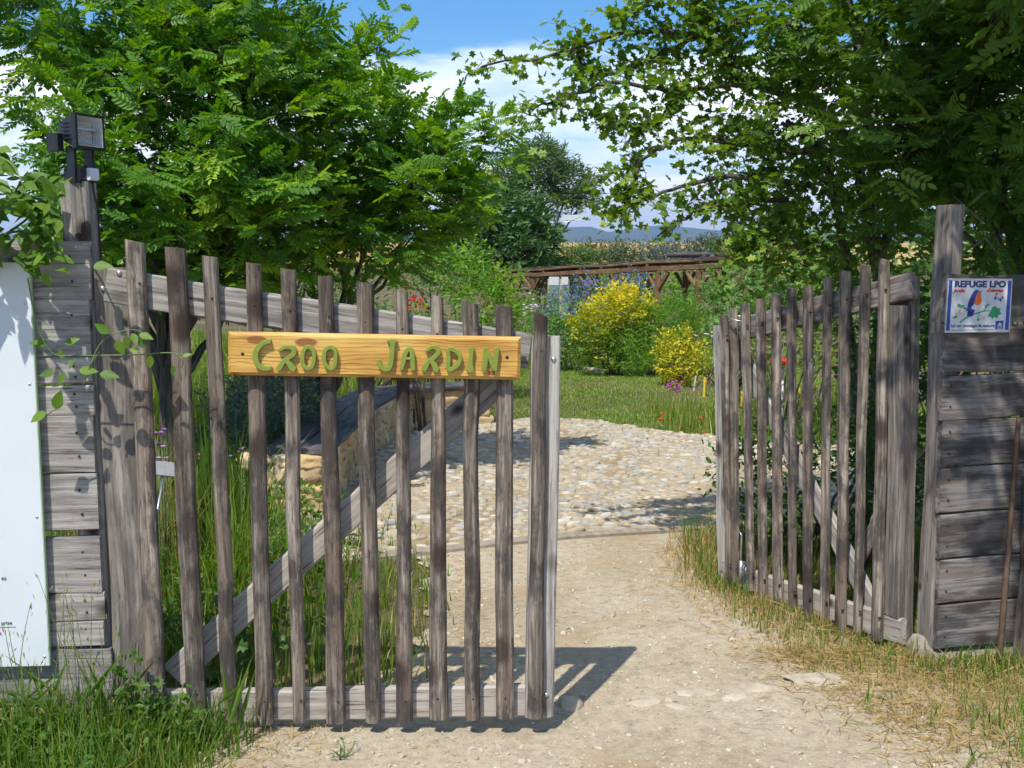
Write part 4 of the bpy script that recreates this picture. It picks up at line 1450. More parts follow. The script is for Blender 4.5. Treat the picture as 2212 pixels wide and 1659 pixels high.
# branch, leaves, blossom
flat('branch', [[(150, 465), (200, 420), (265, 385), (330, 362), (400, 342), (470, 338), (470, 346), (400, 354), (335, 376), (270, 400), (210, 432), (162, 474)],
                [(395, 345), (425, 300), (460, 265), (466, 270), (435, 308), (405, 350)], [(365, 360), (350, 400), (340, 450), (334, 448), (344, 398), (356, 360)]], M['signgreen'], 0)
flat('leaf', [[(480, 345), (500, 300), (530, 292), (545, 318), (585, 315), (572, 345), (595, 378), (560, 392), (555, 425), (520, 410), (500, 432), (478, 405), (452, 408), (462, 372)]], M['signgreen'], 1)
flat('leaf', [blob(135, 285, 22, 16, .6), blob(170, 295, 22, 14, -.4), blob(100, 412, 24, 13, -.3), blob(200, 318, 16, 10, .5), blob(430, 290, 26, 10, -1.0), blob(350, 440, 18, 8, -1.0)], M['signgreen'], 2)
flat('blossom', [blob(120, 345, 30, 34), blob(160, 350, 28, 30), blob(140, 385, 30, 24), blob(195, 365, 20, 24), blob(450, 240, 18, 16), blob(405, 415, 24, 22)], M['signpale'], 3)
flat('berry', [blob(404, 418, 9, 9)], M['signorange'], 4)
# the bird
flat('bird_back', [[(345, 140), (330, 122), (305, 118), (285, 132), (262, 175), (245, 215), (232, 260), (226, 300), (214, 345), (232, 350), (240, 400), (270, 392), (300, 350), (315, 315), (320, 240), (330, 170)],
                   [(232, 350), (225, 395), (255, 410), (290, 395), (300, 350)]], M['signblue'], 1)
flat('bird_breast', [[(345, 138), (360, 152), (362, 190), (372, 225), (370, 258), (350, 278), (318, 280), (296, 262), (302, 222), (312, 180), (325, 150)]], M['signorange'], 2)
flat('bird_belly', [[(296, 268), (320, 284), (352, 280), (362, 272), (355, 305), (325, 328), (290, 332), (262, 318), (270, 295)]], M['signwhite'], 3)
flat('bird_beak', [[(350, 128), (378, 128), (352, 142)]], M['inkgrey'], 3)
flat('bird_wing', [[(284, 190), (300, 200), (296, 240), (270, 285), (245, 300), (250, 250)]], M['signnavy'], 4)
flat('butterfly', [blob(530, 165, 12, 15, .5), blob(597, 200, 14, 14, .3)], M['signred'], 1)
flat('butterfly', [blob(520, 205, 13, 20, .4), blob(575, 225, 12, 20, -.4), blob(548, 212, 4, 14, .5)], M['signblue'], 2)
flat('emblem', [[(540, 455), (625, 450), (622, 545), (537, 548)]], M['signblue'], 0)
flat('emblem_birds', [[(560, 520), (566, 490), (578, 470), (586, 478), (596, 474), (604, 500), (608, 522), (595, 515), (584, 500), (574, 518)]], M['signwhite'], 1)
sgn_text('LPO', 553, 545, 20, M['signwhite'], 58, off=.0003).location.y = -.0075
# ------------------------------------------------------------------ stone bench behind the left gate
bench = empty('stone_bench', (-1.6, 9, float(T(-1.6, 9))))
tag(bench, 'low curved rubble stone bench with dark plank seat beside the cobbles', 'bench')
BZ = bench.location.z
bl0 = Gp(590, 1100)
# front line of the bench (towards the cobbles)
line = np.array([(-1.30, 7.55), (-1.29, 8.6), (-1.27, 9.9), (-1.18, 10.9), (-0.95, 11.45), (-0.55, 11.62), (-0.27, 11.66)])
SEAT = 0.43
WID = 0.46
seg = np.r_[0, np.cumsum(np.linalg.norm(np.diff(line, axis=0), axis=1))]
TOTAL = seg[-1]


def bl_at(s, off=0.0):
    x = np.interp(s, seg, line[:, 0]); y = np.interp(s, seg, line[:, 1])
    e = .05
    dx = np.interp(min(s + e, TOTAL), seg, line[:, 0]) - np.interp(max(s - e, 0), seg, line[:, 0])
    dy = np.interp(min(s + e, TOTAL), seg, line[:, 1]) - np.interp(max(s - e, 0), seg, line[:, 1])
    l = math.hypot(dx, dy)
    nx, ny = -dy / l, dx / l       # to the left of the run: away from the cobbles
    return np.array([x + nx * off, y + ny * off]), math.atan2(dy, dx)


# core
mb = MB()
ss_ = np.linspace(0.04, TOTAL, 30)
pc = np.array([[*(bl_at(s, .25)[0]), 0] for s in ss_])
pc[:, 2] = T(pc[:, 0], pc[:, 1]) + SEAT / 2 - .06
nr = np.array([[*(bl_at(s, 1.25)[0] - bl_at(s, .25)[0]), 0] for s in ss_])
mb.sweep(pc - np.array(bench.location), np.repeat(rrect(.40, SEAT - .02, .01)[None], 30, 0), nr, (0, 0, 1))
mb.build('mortar_core', M['mortar'], bench)
stone_me = [mesh_np('stone', lump(boxy(ICO3, 6), .13, 500 + k, 6.0), [ICO3F], M['limestone'], smooth=True, tint=np.zeros(len(ICO3))) for k in range(6)]
cnt = 0
zrow = [(-.03, .15), (.11, .13), (.225, .12), (.325, .095)]
for (zb, hh) in zrow:
    s = 0.02 + rng.uniform(0, .05)
    while s < TOTAL:
        w_ = rng.uniform(.13, .30)
        (xy, a) = bl_at(s + w_ / 2, .035 + rng.normal(0, .008))
        o = link('stone', stone_me[cnt % 6], bench)
        gz = float(T(xy[0], xy[1]))
        o.location = (xy[0] - bench.location.x, xy[1] - bench.location.y, gz + zb + hh / 2 - BZ)
        o.scale = (w_ * .52, .060, hh * .56)
        o.rotation_euler = (rng.normal(0, .08), rng.normal(0, .10), a + rng.normal(0, .08))
        s += w_ * .98
        cnt += 1
# stones of the near end
for (zb, hh) in zrow:
    d_ = 0.03
    while d_ < .42:
        w_ = rng.uniform(.13, .24)
        (xy, a) = bl_at(0.02, d_ + w_ / 2)
        o = link('stone', stone_me[cnt % 6], bench)
        gz = float(T(xy[0], xy[1]))
        o.location = (xy[0] - bench.location.x, xy[1] - .01 - bench.location.y, gz + zb + hh / 2 - BZ)
        o.scale = (w_ * .54, .08, hh * .57)
        o.rotation_euler = (rng.normal(0, .08), rng.normal(0, .1), rng.normal(0, .1))
        d_ += w_
        cnt += 1
# seat planks: two side by side, in three lengths
for (sa_, sb_) in ((-.02, 2.25), (2.27, 3.45), (3.47, 4.05), (4.07, TOTAL)):
    for (o0, o1) in ((-.04, .205), (.215, .46)):
        pa, _ = bl_at(max(sa_, 0), (o0 + o1) / 2); pb, _ = bl_at(sb_, (o0 + o1) / 2)
        if sa_ < 0:
            pa = pa + np.array([0, -.03])
        d_ = pb - pa; ln_ = np.linalg.norm(d_); d_ /= ln_
        za, zb_ = float(T(*pa)) + SEAT + .012, float(T(*pb)) + SEAT + .012
        mbb = MB()
        plank(mbb, np.array([pa[0], pa[1], za]) - np.array(bench.location), np.array([pb[0], pb[1], zb_]) - np.array(bench.location), o1 - o0, .035, np.array([-d_[1], d_[0], 0]), ZA, bev=.006, segs=8)
        mbb.build('seat_plank', M['seat'], bench)

# ------------------------------------------------------------------ leaves
def frames(axis, nrm):
    x = axis / (np.linalg.norm(axis, axis=1, keepdims=True) + 1e-9)
    z = nrm - (nrm * x).sum(1, keepdims=True) * x
    z /= np.linalg.norm(z, axis=1, keepdims=True) + 1e-9
    y = np.cross(z, x)
    return np.stack([x, y, z], 1)       # (N,3,3) rows: local axes


def scatter(tv, tf, P, axis, nrm, S):
    """copies of a template leaf (x along, y across, z up) -> verts, faces"""
    Fm = frames(axis, nrm)
    k = len(tv)
    V = np.einsum('kc,ncd->nkd', tv, Fm) * np.asarray(S)[:, None, None] + P[:, None, :]
    off = (np.arange(len(P)) * k)[:, None, None]
    return V.reshape(-1, 3), [(f[None] + off).reshape(-1, f.shape[1]) for f in tf]


def unit(n):
    v = rng.normal(size=(n, 3))
    return v / np.linalg.norm(v, axis=1, keepdims=True)


# leaf templates (unit length along x)
def t_simple(w=.4, fold=.10):
    tv = np.array([(0, 0, 0), (.45, w / 2, fold), (1, 0, -.03), (.45, -w / 2, fold)])
    return tv, [np.array([(0, 2, 1), (0, 3, 2)])]


def t_oval(w=.46, fold=.07):
    tv = np.array([(0, 0, 0), (.28, w * .46, fold), (.72, w * .46, fold), (1, 0, -.02), (.72, -w * .46, fold), (.28, -w * .46, fold)])
    return tv, [np.array([(0, 3, 2, 1), (0, 5, 4, 3)])]


def t_lobed():
    tv = np.array([(0, 0, 0), (.30, .16, .02), (.42, .48, .06), (.58, .22, .03), (.80, .36, .04), (.86, .14, .02), (1.0, .0, -.04),
                   (.86, -.14, .02), (.80, -.36, .04), (.58, -.22, .03), (.42, -.48, .06), (.30, -.16, .02)])
    return tv, [np.array([(0, 6, 5, 3), (0, 9, 7, 6)]), np.array([(0, 3, 1), (1, 3, 2), (3, 5, 4), (0, 11, 9), (11, 10, 9), (9, 8, 7)])]


def t_compound(pairs=6, w=.5, seed=0):
    r = np.random.default_rng(seed)
    ov, of = t_oval(w)
    V, F = [], []
    bend = lambda x: -.16 * x * x
    items = []
    for p in range(pairs):
        x = .18 + .74 * p / (pairs - .5)
        ln = .30 * (1 - .25 * abs(p - pairs * .45) / pairs)
        for sgn in (-1, 1):
            items.append((x, sgn, ln, r.normal(0, .1)))
    for (x, sgn, ln, ja) in items:
        a = sgn * (1.12 - .25 * x) + ja
        ca, sa = math.cos(a), math.sin(a)
        tilt = r.normal(-.25, .2)
        vv = ov * ln
        vx = vv[:, 0] * ca - vv[:, 1] * sa + x
        vy = vv[:, 0] * sa + vv[:, 1] * ca
        vz = vv[:, 2] + bend(x) + np.abs(vy) * tilt
        F += [f + 6 * len(V) for f in of]
        V.append(np.stack([vx, vy, vz], -1))
    vv = ov * .30
    F += [f + 6 * len(V) for f in of]
    V.append(np.stack([vv[:, 0] + .93, vv[:, 1], vv[:, 2] + bend(.95) - .25 * vv[:, 0]], -1))
    V = np.concatenate(V)
    # rachis
    n0 = len(V)
    V = np.concatenate([V, np.array([(0, -.008, 0), (0, .008, 0), (.95, -.004, bend(.95)), (.95, .004, bend(.95))])])
    return V, [np.concatenate(F), np.array([(n0, n0 + 2, n0 + 3, n0 + 1)])]


COMP = [t_compound(6, .46, 1), t_compound(7, .44, 2), t_compound(5, .50, 3)]
LOBED = t_lobed()
OVAL = t_oval()
SIMPLE = t_simple()
LONG = t_simple(.2, .04)
NEEDLE = t_simple(.06, .0)


def twigs_from_blobs(blobs, n_per_m2, length=(.3, .7), up=.35, surf=.55):
    """twig starts and directions spread through ellipsoid blobs: (cx,cy,cz,rx,ry,rz,weight)"""
    P, D, Ln, Wt = [], [], [], []
    for (cx, cy, cz, rx, ry, rz, w) in blobs:
        n = int(max(4, n_per_m2 * w * 4 * (rx * ry + ry * rz + rx * rz) / 3 * 3.14))
        d = unit(n)
        r = rng.random(n) ** (1 / 3) * .95
        r = np.where(rng.random(n) < surf, .55 + .4 * rng.random(n), r)
        p = np.array([cx, cy, cz]) + d * r[:, None] * np.array([rx, ry, rz])
        dd = d * .8 + unit(n) * .55 + np.array([0, 0, up])
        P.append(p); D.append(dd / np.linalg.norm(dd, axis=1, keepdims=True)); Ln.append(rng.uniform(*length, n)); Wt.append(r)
    return np.concatenate(P), np.concatenate(D), np.concatenate(Ln), np.concatenate(Wt)


def tree_trunk(name, parent, base, r0, targets, mat, lean=(0, 0), height=None, forks=2, orig=(0, 0, 0)):
    """trunk from the base with limbs curving to each target point"""
    mb = MB()
    base = np.asarray(base, float)
    tg = np.asarray(targets, float)
    top = tg.mean(0)
    hfork = base + (top - base) * .42 + np.array([lean[0], lean[1], 0])
    n = 9
    t = np.linspace(0, 1, n)[:, None]
    path = base + (hfork - base) * t + np.stack([wob(n, .02), wob(n, .02), np.zeros(n)], -1) * np.linspace(0, 1, n)[:, None]
    mb.tube(path - orig, np.linspace(r0 * 1.15, r0 * .72, n), 9)
    for k, g in enumerate(tg):
        st = path[rng.integers(n // 2, n)]
        mid = (st + g) / 2 + np.array([rng.normal(0, .06), rng.normal(0, .06), .12 * np.linalg.norm(g - st)])
        m_ = 10
        tt = np.linspace(0, 1, m_)[:, None]
        pth = (1 - tt) ** 2 * st + 2 * tt * (1 - tt) * mid + tt ** 2 * g
        pth[1:-1] += rng.normal(0, .012, (m_ - 2, 3)) * np.linalg.norm(g - st)
        rr = r0 * .55 * (1 - .82 * tt[:, 0])
        mb.tube(pth - orig, rr, 6)
    return mb.build(name, mat, parent, smooth=True)


def leaf_crown(name, parent, mat, tmpl, P, axis, nrm, S, tint, orig=(0, 0, 0), kind='stuff'):
    """one mesh of leaves; tmpl may be a list of templates shared out over the leaves"""
    tl = tmpl if isinstance(tmpl, list) else [tmpl]
    Vs, Fs, Ts, n = [], {}, [], 0
    which = np.arange(len(P)) % len(tl)
    for k, (tv, tf) in enumerate(tl):
        sel = which == k
        if not sel.any():
            continue
        V, F = scatter(tv, tf, P[sel] - np.asarray(orig), axis[sel], nrm[sel], np.asarray(S)[sel])
        for f in F:
            Fs.setdefault(f.shape[1], []).append(f + n)
        n += len(V)
        Vs.append(V)
        Ts.append(np.repeat(np.asarray(tint)[sel], len(tv)))
    me = mesh_np(name, np.concatenate(Vs), [np.concatenate(f) for f in Fs.values()], mat, tint=np.concatenate(Ts))
    o = link(name, me, parent)
    if kind:
        o['kind'] = kind
    return o


def spray_leaves(P, D, Ln, spacing, leaf, droop=.25, spread=1.0, jitter=.3, flatup=.7):
    """leaves along each twig; returns positions, axes, normals, sizes and twig index"""
    k = np.maximum(2, (Ln / spacing).astype(int))
    idx = np.repeat(np.arange(len(P)), k)
    first = np.concatenate([np.arange(n) for n in k])
    t = (first + rng.uniform(.2, .8, len(idx))) / k[idx]
    pos = P[idx] + D[idx] * (Ln[idx] * t)[:, None]
    pos[:, 2] -= droop * (Ln[idx] * t) ** 2
    side = np.cross(D[idx], np.array([0, 0, 1.0])) + 1e-4
    side /= np.linalg.norm(side, axis=1, keepdims=True)
    sg = np.where(first % 2 == 0, 1, -1)[:, None]
    ax = D[idx] * .55 + side * sg * spread * .8 + rng.normal(0, jitter, (len(idx), 3))
    nr = np.array([0, 0, 1.0]) * flatup + rng.normal(0, .45, (len(idx), 3))
    S = rng.uniform(*leaf, len(idx))
    return pos, ax, nr, S, idx


def px_blob(px, py, Y, r, ry=None, depth=None, w=1.0):
    c = A(px, py, Y)
    m = Y / FPX
    return (c[0], c[1], c[2], r * m, (depth if depth is not None else r * m), (ry if ry is not None else r) * m, w)


def twig_sticks(mb, P, D, Ln, r=.004, droop=.25, orig=(0, 0, 0)):
    for p, d, l in zip(P, D, Ln):
        t = np.linspace(-.25, 1, 4)[:, None]
        pth = p + d * l * t
        pth[:, 2] -= droop * (l * np.maximum(t[:, 0], 0)) ** 2
        mb.tube(pth - orig, np.linspace(r, r * .35, 4), 3)


def locust(name, label, base, r0, blobs, mat, dens=16, tl=(.18, .45), leaf=(.14, .21), spacing=.046, group='locust trees', lean=(0, 0), sticks=True, extra=None, tshift=0.0):
    base = np.asarray(base, float)
    root = empty(name, base)
    tag(root, label, 'tree', group)
    P, D, Ln, Wt = twigs_from_blobs(blobs, dens, tl, up=.30)
    if extra is not None:
        P = np.concatenate([P, extra[0]]); D = np.concatenate([D, extra[1]]); Ln = np.concatenate([Ln, extra[2]]); Wt = np.concatenate([Wt, np.ones(len(extra[0]))])
    pos, ax, nr, S, idx = spray_leaves(P, D, Ln, spacing, leaf, droop=.30)
    tw = rng.normal(.42 + tshift, .16, len(P))
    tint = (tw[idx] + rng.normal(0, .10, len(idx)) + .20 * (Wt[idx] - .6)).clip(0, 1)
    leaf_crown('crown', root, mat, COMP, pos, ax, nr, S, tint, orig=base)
    tgt = [b[:3] for b in blobs]
    tree_trunk('trunk', root, base, r0, tgt, M['bark'], lean, orig=base)
    if sticks:
        mb = MB()
        sel = rng.permutation(len(P))[:420]
        twig_sticks(mb, P[sel], D[sel], Ln[sel], orig=base)
        o = mb.build('twigs', M['twig'], root); o['kind'] = 'stuff'
    return root


# left tree: fills the picture's upper left
bA = [px_blob(90, 40, 7.80, 80, w=.5), px_blob(230, -60, 8.00, 240, 200), px_blob(330, 130, 7.50, 200, 180, .55), px_blob(500, 60, 8.10, 170, 170), px_blob(150, 240, 7.60, 80, 110, w=.6),
      px_blob(300, 330, 7.20, 190, 150, .5), px_blob(480, 260, 7.50, 160, 170), px_blob(130, 390, 7.80, 70, 50, w=.6), px_blob(420, 450, 7.40, 190, 95), px_blob(300, 500, 8.10, 150, 70), px_blob(520, 500, 7.60, 110, 80), px_blob(400, 560, 8.0, 150, 45), px_blob(540, 570, 8.4, 110, 45)]
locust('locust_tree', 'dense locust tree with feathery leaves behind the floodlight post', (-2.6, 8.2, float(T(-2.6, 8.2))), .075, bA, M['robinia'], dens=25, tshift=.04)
SHB = []
for (px, py, dx, dz) in ((850, 60, .8, .5), (830, 130, 1, .3), (690, 40, .3, 1), (800, 70, .5, .9), (1020, 190, .6, .6), (985, 220, .3, .8), (1080, 250, 1, .4), (1100, 300, 1, .1), (1090, 330, 1, -.2), (1040, 380, .9, -.4), (860, 190, .9, .3), (600, 60, -.1, 1), (640, 90, .3, .9), (1010, 420, .7, -.6)):
    c_ = A(px, py, 8.8)
    v_ = np.array([dx, -.1, dz]); v_ /= np.linalg.norm(v_)
    for q_ in range(3):
        SHB.append((c_ - v_ * .35 + rng.normal(0, .05, 3), v_ + rng.normal(0, .12, 3), rng.uniform(.3, .5)))
SHB = (np.array([a for a, _, _ in SHB]), np.array([b for _, b, _ in SHB]), np.array([c for _, _, c in SHB]))
bB = [px_blob(600, 210, 9.10, 75, 85), px_blob(700, 175, 8.80, 60, 65), px_blob(680, 290, 8.40, 170, 140, .45), px_blob(770, 315, 8.70, 85, 60), px_blob(880, 320, 8.80, 60, 35, w=.9), px_blob(960, 310, 8.90, 35, 22, w=.8),
      px_blob(860, 420, 8.50, 130, 90), px_blob(930, 400, 8.80, 60, 50), px_blob(680, 450, 8.40, 160, 90), px_blob(800, 520, 8.80, 130, 60), px_blob(640, 550, 8.80, 100, 40, w=.6), px_blob(900, 500, 9.10, 70, 50, w=.7)]
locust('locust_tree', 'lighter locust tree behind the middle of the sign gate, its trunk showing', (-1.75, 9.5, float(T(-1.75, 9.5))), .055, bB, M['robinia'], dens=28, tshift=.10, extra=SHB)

# ------------------------------------------------------------------ hawthorn over the right gate
def branchy(mb, pxs, Y0, Y1, r0, r1, n=24, orig=(0, 0, 0)):
    pts = np.array([A(p[0], p[1], Y0 + (Y1 - Y0) * i_ / (len(pxs) - 1)) for i_, p in enumerate(pxs)])
    s = np.linspace(0, len(pts) - 1, n)
    c, _ = stroke_poly3(pts, n)
    c[1:-1] += rng.normal(0, .006, (len(c) - 2, 3))
    mb.tube(c - orig, np.linspace(r0, r1, len(c)), 6)
    return c


def stroke_poly3(pts, n):
    k = len(pts)
    out = []
    per = max(2, n // (k - 1))
    for s in range(k - 1):
        p = [pts[max(s - 1, 0)], pts[s], pts[s + 1], pts[min(s + 2, k - 1)]]
        for t in np.linspace(0, 1, per, endpoint=False):
            out.append(0.5 * (2 * p[1] + (p[2] - p[0]) * t + (2 * p[0] - 5 * p[1] + 4 * p[2] - p[3]) * t * t + (3 * p[1] - p[0] - 3 * p[2] + p[3]) * t ** 3))
    out.append(pts[-1])
    return np.array(out), None


haw_base = np.array([2.25, 6.6, float(T(2.25, 6.6))])
haw = empty('hawthorn_tree', haw_base)
tag(haw, 'hawthorn tree with small lobed leaves arching over the right gate', 'tree')
arms = [
    ([(1780, 90), (1650, 40), (1500, 75), (1350, 70), (1200, 120), (1090, 130), (1010, 160)], 6.4, 5.7),
    ([(1760, 230), (1600, 180), (1480, 195), (1330, 180), (1230, 205), (1140, 240)], 6.3, 5.7),
    ([(1500, 80), (1400, 130), (1290, 160), (1230, 90)], 6.2, 6.0),
    ([(1480, 195), (1420, 260), (1360, 270), (1290, 255)], 6.1, 5.9),
    ([(1750, 330), (1600, 310), (1470, 300), (1380, 350), (1290, 388)], 6.3, 5.8),
    ([(1750, 400), (1600, 380), (1480, 400), (1380, 440), (1300, 462)], 6.2, 5.8),
    ([(1700, 430), (1560, 440), (1480, 470), (1420, 510)], 6.2, 5.9),
    ([(1700, 480), (1640, 510), (1590, 550)], 6.2, 6.0),
    ([(1770, 20), (1640, -60), (1480, -40), (1380, 20), (1330, 50)], 6.3, 6.0),
    ([(1600, 180), (1540, 60), (1500, -40)], 6.2, 6.1),
    ([(1380, 350), (1360, 420), (1340, 480)], 5.9, 5.8),
]
mb = MB()
HP, HD, HL = [], [], []
for (pl, y0, y1) in arms:
    c = branchy(mb, pl, y0, y1, .020, .004, 28, haw_base)
    # short leafy spurs all along
    n = len(c)
    dens_i = np.arange(1, n)
    for i_ in range(3, n - 2, 2 if pl[-1][1] < 370 else 5):      # longer side twigs
        d0 = c[i_ + 1] - c[i_ - 1]
        d0 /= np.linalg.norm(d0) + 1e-9
        dd = d0 * .6 + unit(1)[0] * .8 + np.array([0, 0, -.1])
        HP.append(c[i_]); HD.append(dd / np.linalg.norm(dd)); HL.append(rng.uniform(.18, .38))
    thin = pl[-1][1] > 370 and pl[-1][0] < 1450
    for i_ in dens_i:
        if thin and rng.random() < .45:
            continue
        d0 = c[min(i_ + 1, n - 1)] - c[i_ - 1]
        d0 /= np.linalg.norm(d0) + 1e-9
        for k in range(rng.integers(2, 6)):
            dd = d0 * .35 + unit(1)[0] * .8 + np.array([0, 0, .05])
            HP.append(c[i_] + rng.normal(0, .015, 3)); HD.append(dd / np.linalg.norm(dd)); HL.append(rng.uniform(.05, .17) * (1.0 if i_ < n - 6 else .7))
mb.build('branches', M['bark'], haw, smooth=True)
mb = MB()
g0 = haw_base
for (pl, r0, r1, y0, y1) in (([(1905, 680), (1898, 560), (1865, 420), (1830, 300), (1760, 230), (1680, 120)], .045, .016, 6.55, 6.3),
                             ([(1905, 700), (1900, 590), (1880, 500), (1885, 380), (1870, 200), (1840, 40), (1800, -120)], .050, .018, 6.6, 6.5),
                             ([(1830, 700), (1826, 560), (1800, 420), (1770, 330), (1700, 260)], .035, .014, 6.7, 6.3),
                             ([(1900, 560), (1940, 420), (2000, 250), (2060, 60)], .035, .014, 6.6, 6.7),
                             ([(1780, 330), (1745, 300), (1690, 265)], .020, .012, 6.1, 6.0)):
    branchy(mb, pl, y0, y1, r0, r1, 26, haw_base)
lo = A(1905, 690, 6.55)
mb.tube(np.array([haw_base + (0, 0, -.1), haw_base * .4 + lo * .6, lo]) - haw_base, [.075, .06, .05], 9)
lo2 = A(1830, 700, 6.7)
mb.tube(np.array([haw_base + (0, 0, -.05), haw_base * .5 + lo2 * .5, lo2]) - haw_base, [.06, .045, .036], 9)
mb.build('trunk', M['bark'], haw, smooth=True)
bH = [px_blob(1640, 20, 6.3, 150, 120), px_blob(1800, 60, 6.4, 180, 150), px_blob(1620, 200, 6.3, 130, 110), px_blob(1780, 230, 6.6, 150, 140), px_blob(1590, 330, 6.2, 85, 60), px_blob(1680, 360, 6.3, 140, 100),
      px_blob(1620, 450, 6.2, 60, 50, w=.8), px_blob(1680, 480, 6.2, 100, 90), px_blob(1780, 440, 6.7, 130, 110), px_blob(1670, 580, 6.3, 70, 50, w=.9), px_blob(1750, 560, 6.1, 100, 70), 
      px_blob(1860, 560, 6.2, 80, 70), px_blob(1960, 300, 7.0, 170, 200), px_blob(1950, 520, 7.0, 120, 100), px_blob(1900, -60, 6.5, 220, 120), px_blob(2080, 450, 6.9, 130, 130), px_blob(1530, 80, 6.2, 90, 70, w=.8), px_blob(2150, 250, 7.2, 160, 200), px_blob(2080, 0, 7.2, 200, 160)]
P, D, Ln, Wt = twigs_from_blobs(bH, 66, (.10, .30), up=.1)
P = np.concatenate([P, np.array(HP)]); D = np.concatenate([D, np.array(HD)]); Ln = np.concatenate([Ln, np.array(HL)])
pos, ax, nr, S, idx = spray_leaves(P, D, Ln, .030, (.038, .068), droop=.2, spread=1.1, jitter=.5, flatup=.45)
tw = rng.normal(.42, .17, len(P))
tw[-len(HP):] += .10
tint = (tw[idx] + rng.normal(0, .12, len(idx))).clip(0, 1)
leaf_crown('crown', haw, M['hawthorn'], LOBED, pos, ax, nr, S, tint, orig=haw_base)
mb = MB()
sel = rng.permutation(len(P))[:700]
twig_sticks(mb, P[sel], D[sel], Ln[sel], .003, orig=haw_base)
mb.build('twigs', M['twig'], haw)['kind'] = 'stuff'

# dark locust behind the right fence; one bough reaches over the road
bC = [px_blob(2000, 120, 5.5, 150, 130), px_blob(2150, 80, 5.2, 150, 160), px_blob(1900, 60, 5.6, 130, 110), px_blob(2060, 280, 5.3, 150, 110), px_blob(2190, 300, 5.4, 120, 140), px_blob(2130, 440, 5.5, 110, 80), px_blob(2200, 520, 5.6, 110, 80),
      px_blob(1890, 240, 5.7, 110, 80, w=.7), px_blob(2330, 200, 5.2, 200, 300), px_blob(1980, 400, 5.9, 90, 70, w=.7),
      (2.3, 4.2, 3.25, .9, .7, .45, .8), (1.6, 3.5, 3.55, .7, .8, .35, .75), (2.4, 3.1, 3.7, .8, .7, .4, .8), (3.1, 4.6, 3.4, .8, .9, .7, .9), (3.0, 5.8, 4.1, .9, .9, .8, .8)]
near = []
for (px, py, Y, dx, dz) in ((2100, 505, 4.62, -1, .15), (2120, 520, 4.62, -.8, -.5), (2110, 470, 4.7, -.5, .4), (2140, 530, 4.6, .3, -.4), (2160, 470, 4.6, .6, .1), (2190, 430, 4.65, .5, .3)):
    c = A(px, py, Y)
    near.append((c, np.array([dx, -.15, dz]), .16))
ex = (np.array([a for a, _, _ in near]), np.array([b / np.linalg.norm(b) for _, b, _ in near]), np.array([c for _, _, c in near]))
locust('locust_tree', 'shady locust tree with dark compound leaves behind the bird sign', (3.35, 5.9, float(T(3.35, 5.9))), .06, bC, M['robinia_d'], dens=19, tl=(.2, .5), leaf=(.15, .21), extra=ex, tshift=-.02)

# ------------------------------------------------------------------ climber on the left fence
vine = empty('climbing_vine', A(40, 540, 3.58))
tag(vine, 'bright green climber tumbling over the top of the left fence', 'climber')
vo = np.array(vine.location)
lv = np.array([(0, 0, 0), (.16, .20, .03), (.40, .29, .05), (.68, .19, .02), (1, 0, -.08), (.68, -.19, .02), (.40, -.29, .05), (.16, -.20, .03), (.45, 0, -.02)])
lf = [np.array([(0, 8, 2, 1), (8, 4, 3, 2), (0, 7, 6, 8), (8, 6, 5, 4)])]
vine_leaf = mesh_np('leaf', lv, lf, M['vine'], smooth=True)


def add_leaf(p, axis, nrm, s):
    F_ = frames(np.array([axis]), np.array([nrm]))[0]
    o = link('leaf', vine_leaf, vine)
    m = Matrix.Identity(4)
    for i_ in range(3):
        for j_ in range(3):
            m[j_][i_] = F_[i_][j_] * s
        m[i_][3] = p[i_] - vo[i_]
    o.matrix_local = m


mb = MB()
stems = [
    ([(-60, 560), (0, 480), (40, 400), (60, 370)], 3.62, 3.50, 9), ([(-40, 540), (50, 480), (90, 440), (110, 470)], 3.55, 3.46, 11), ([(-30, 520), (40, 500), (90, 520), (110, 570)], 3.52, 3.42, 11),
    ([(-60, 450), (0, 420), (50, 430), (80, 500)], 3.60, 3.48, 10), ([(-80, 480), (-20, 400), (10, 350), (0, 330)], 3.60, 3.50, 8), ([(-60, 560), (20, 540), (60, 560), (80, 600)], 3.50, 3.42, 9), ([(0, 470), (70, 430), (105, 425), (120, 400)], 3.55, 3.5, 8),
    ([(-220, 430), (-120, 360), (-60, 380), (-20, 440)], 3.42, 3.22, 8), ([(-260, 470), (-160, 420), (-90, 430), (-50, 500)], 3.40, 3.20, 8), ([(-120, 420), (-40, 340), (20, 350), (50, 400)], 3.45, 3.26, 6), ([(-200, 520), (-120, 470), (-60, 490), (-30, 540)], 3.42, 3.30, 7), ([(40, 430), (90, 380), (105, 400), (115, 440)], 3.50, 3.32, 4),
    ([(-100, 500), (-40, 470), (20, 450), (60, 460)], 3.45, 3.42, 12), ([(-90, 600), (-50, 520), (-20, 420), (-10, 380)], 3.45, 3.42, 12), ([(30, 560), (90, 500), (110, 500), (125, 530)], 3.56, 3.47, 8),
]
for (pl, y0, y1, nl) in stems:
    pts_ = np.array([A(p[0], p[1], y0 + (y1 - y0) * k / 3) for k, p in enumerate(pl)])
    c, _ = stroke_poly3(pts_, 18)
    mb.tube(c - vo, np.linspace(.005, .002, len(c)), 5)
    for k in range(nl * 2):
        i_ = rng.integers(2, len(c))
        ax_ = np.array([rng.normal(.2, .6), rng.normal(-.35, .35), rng.normal(-.25, .5)])
        add_leaf(c[i_] + rng.normal(0, .012, 3), ax_, np.array([rng.normal(0, .4), -.7, .9]) + rng.normal(0, .3, 3), rng.uniform(.042, .08))
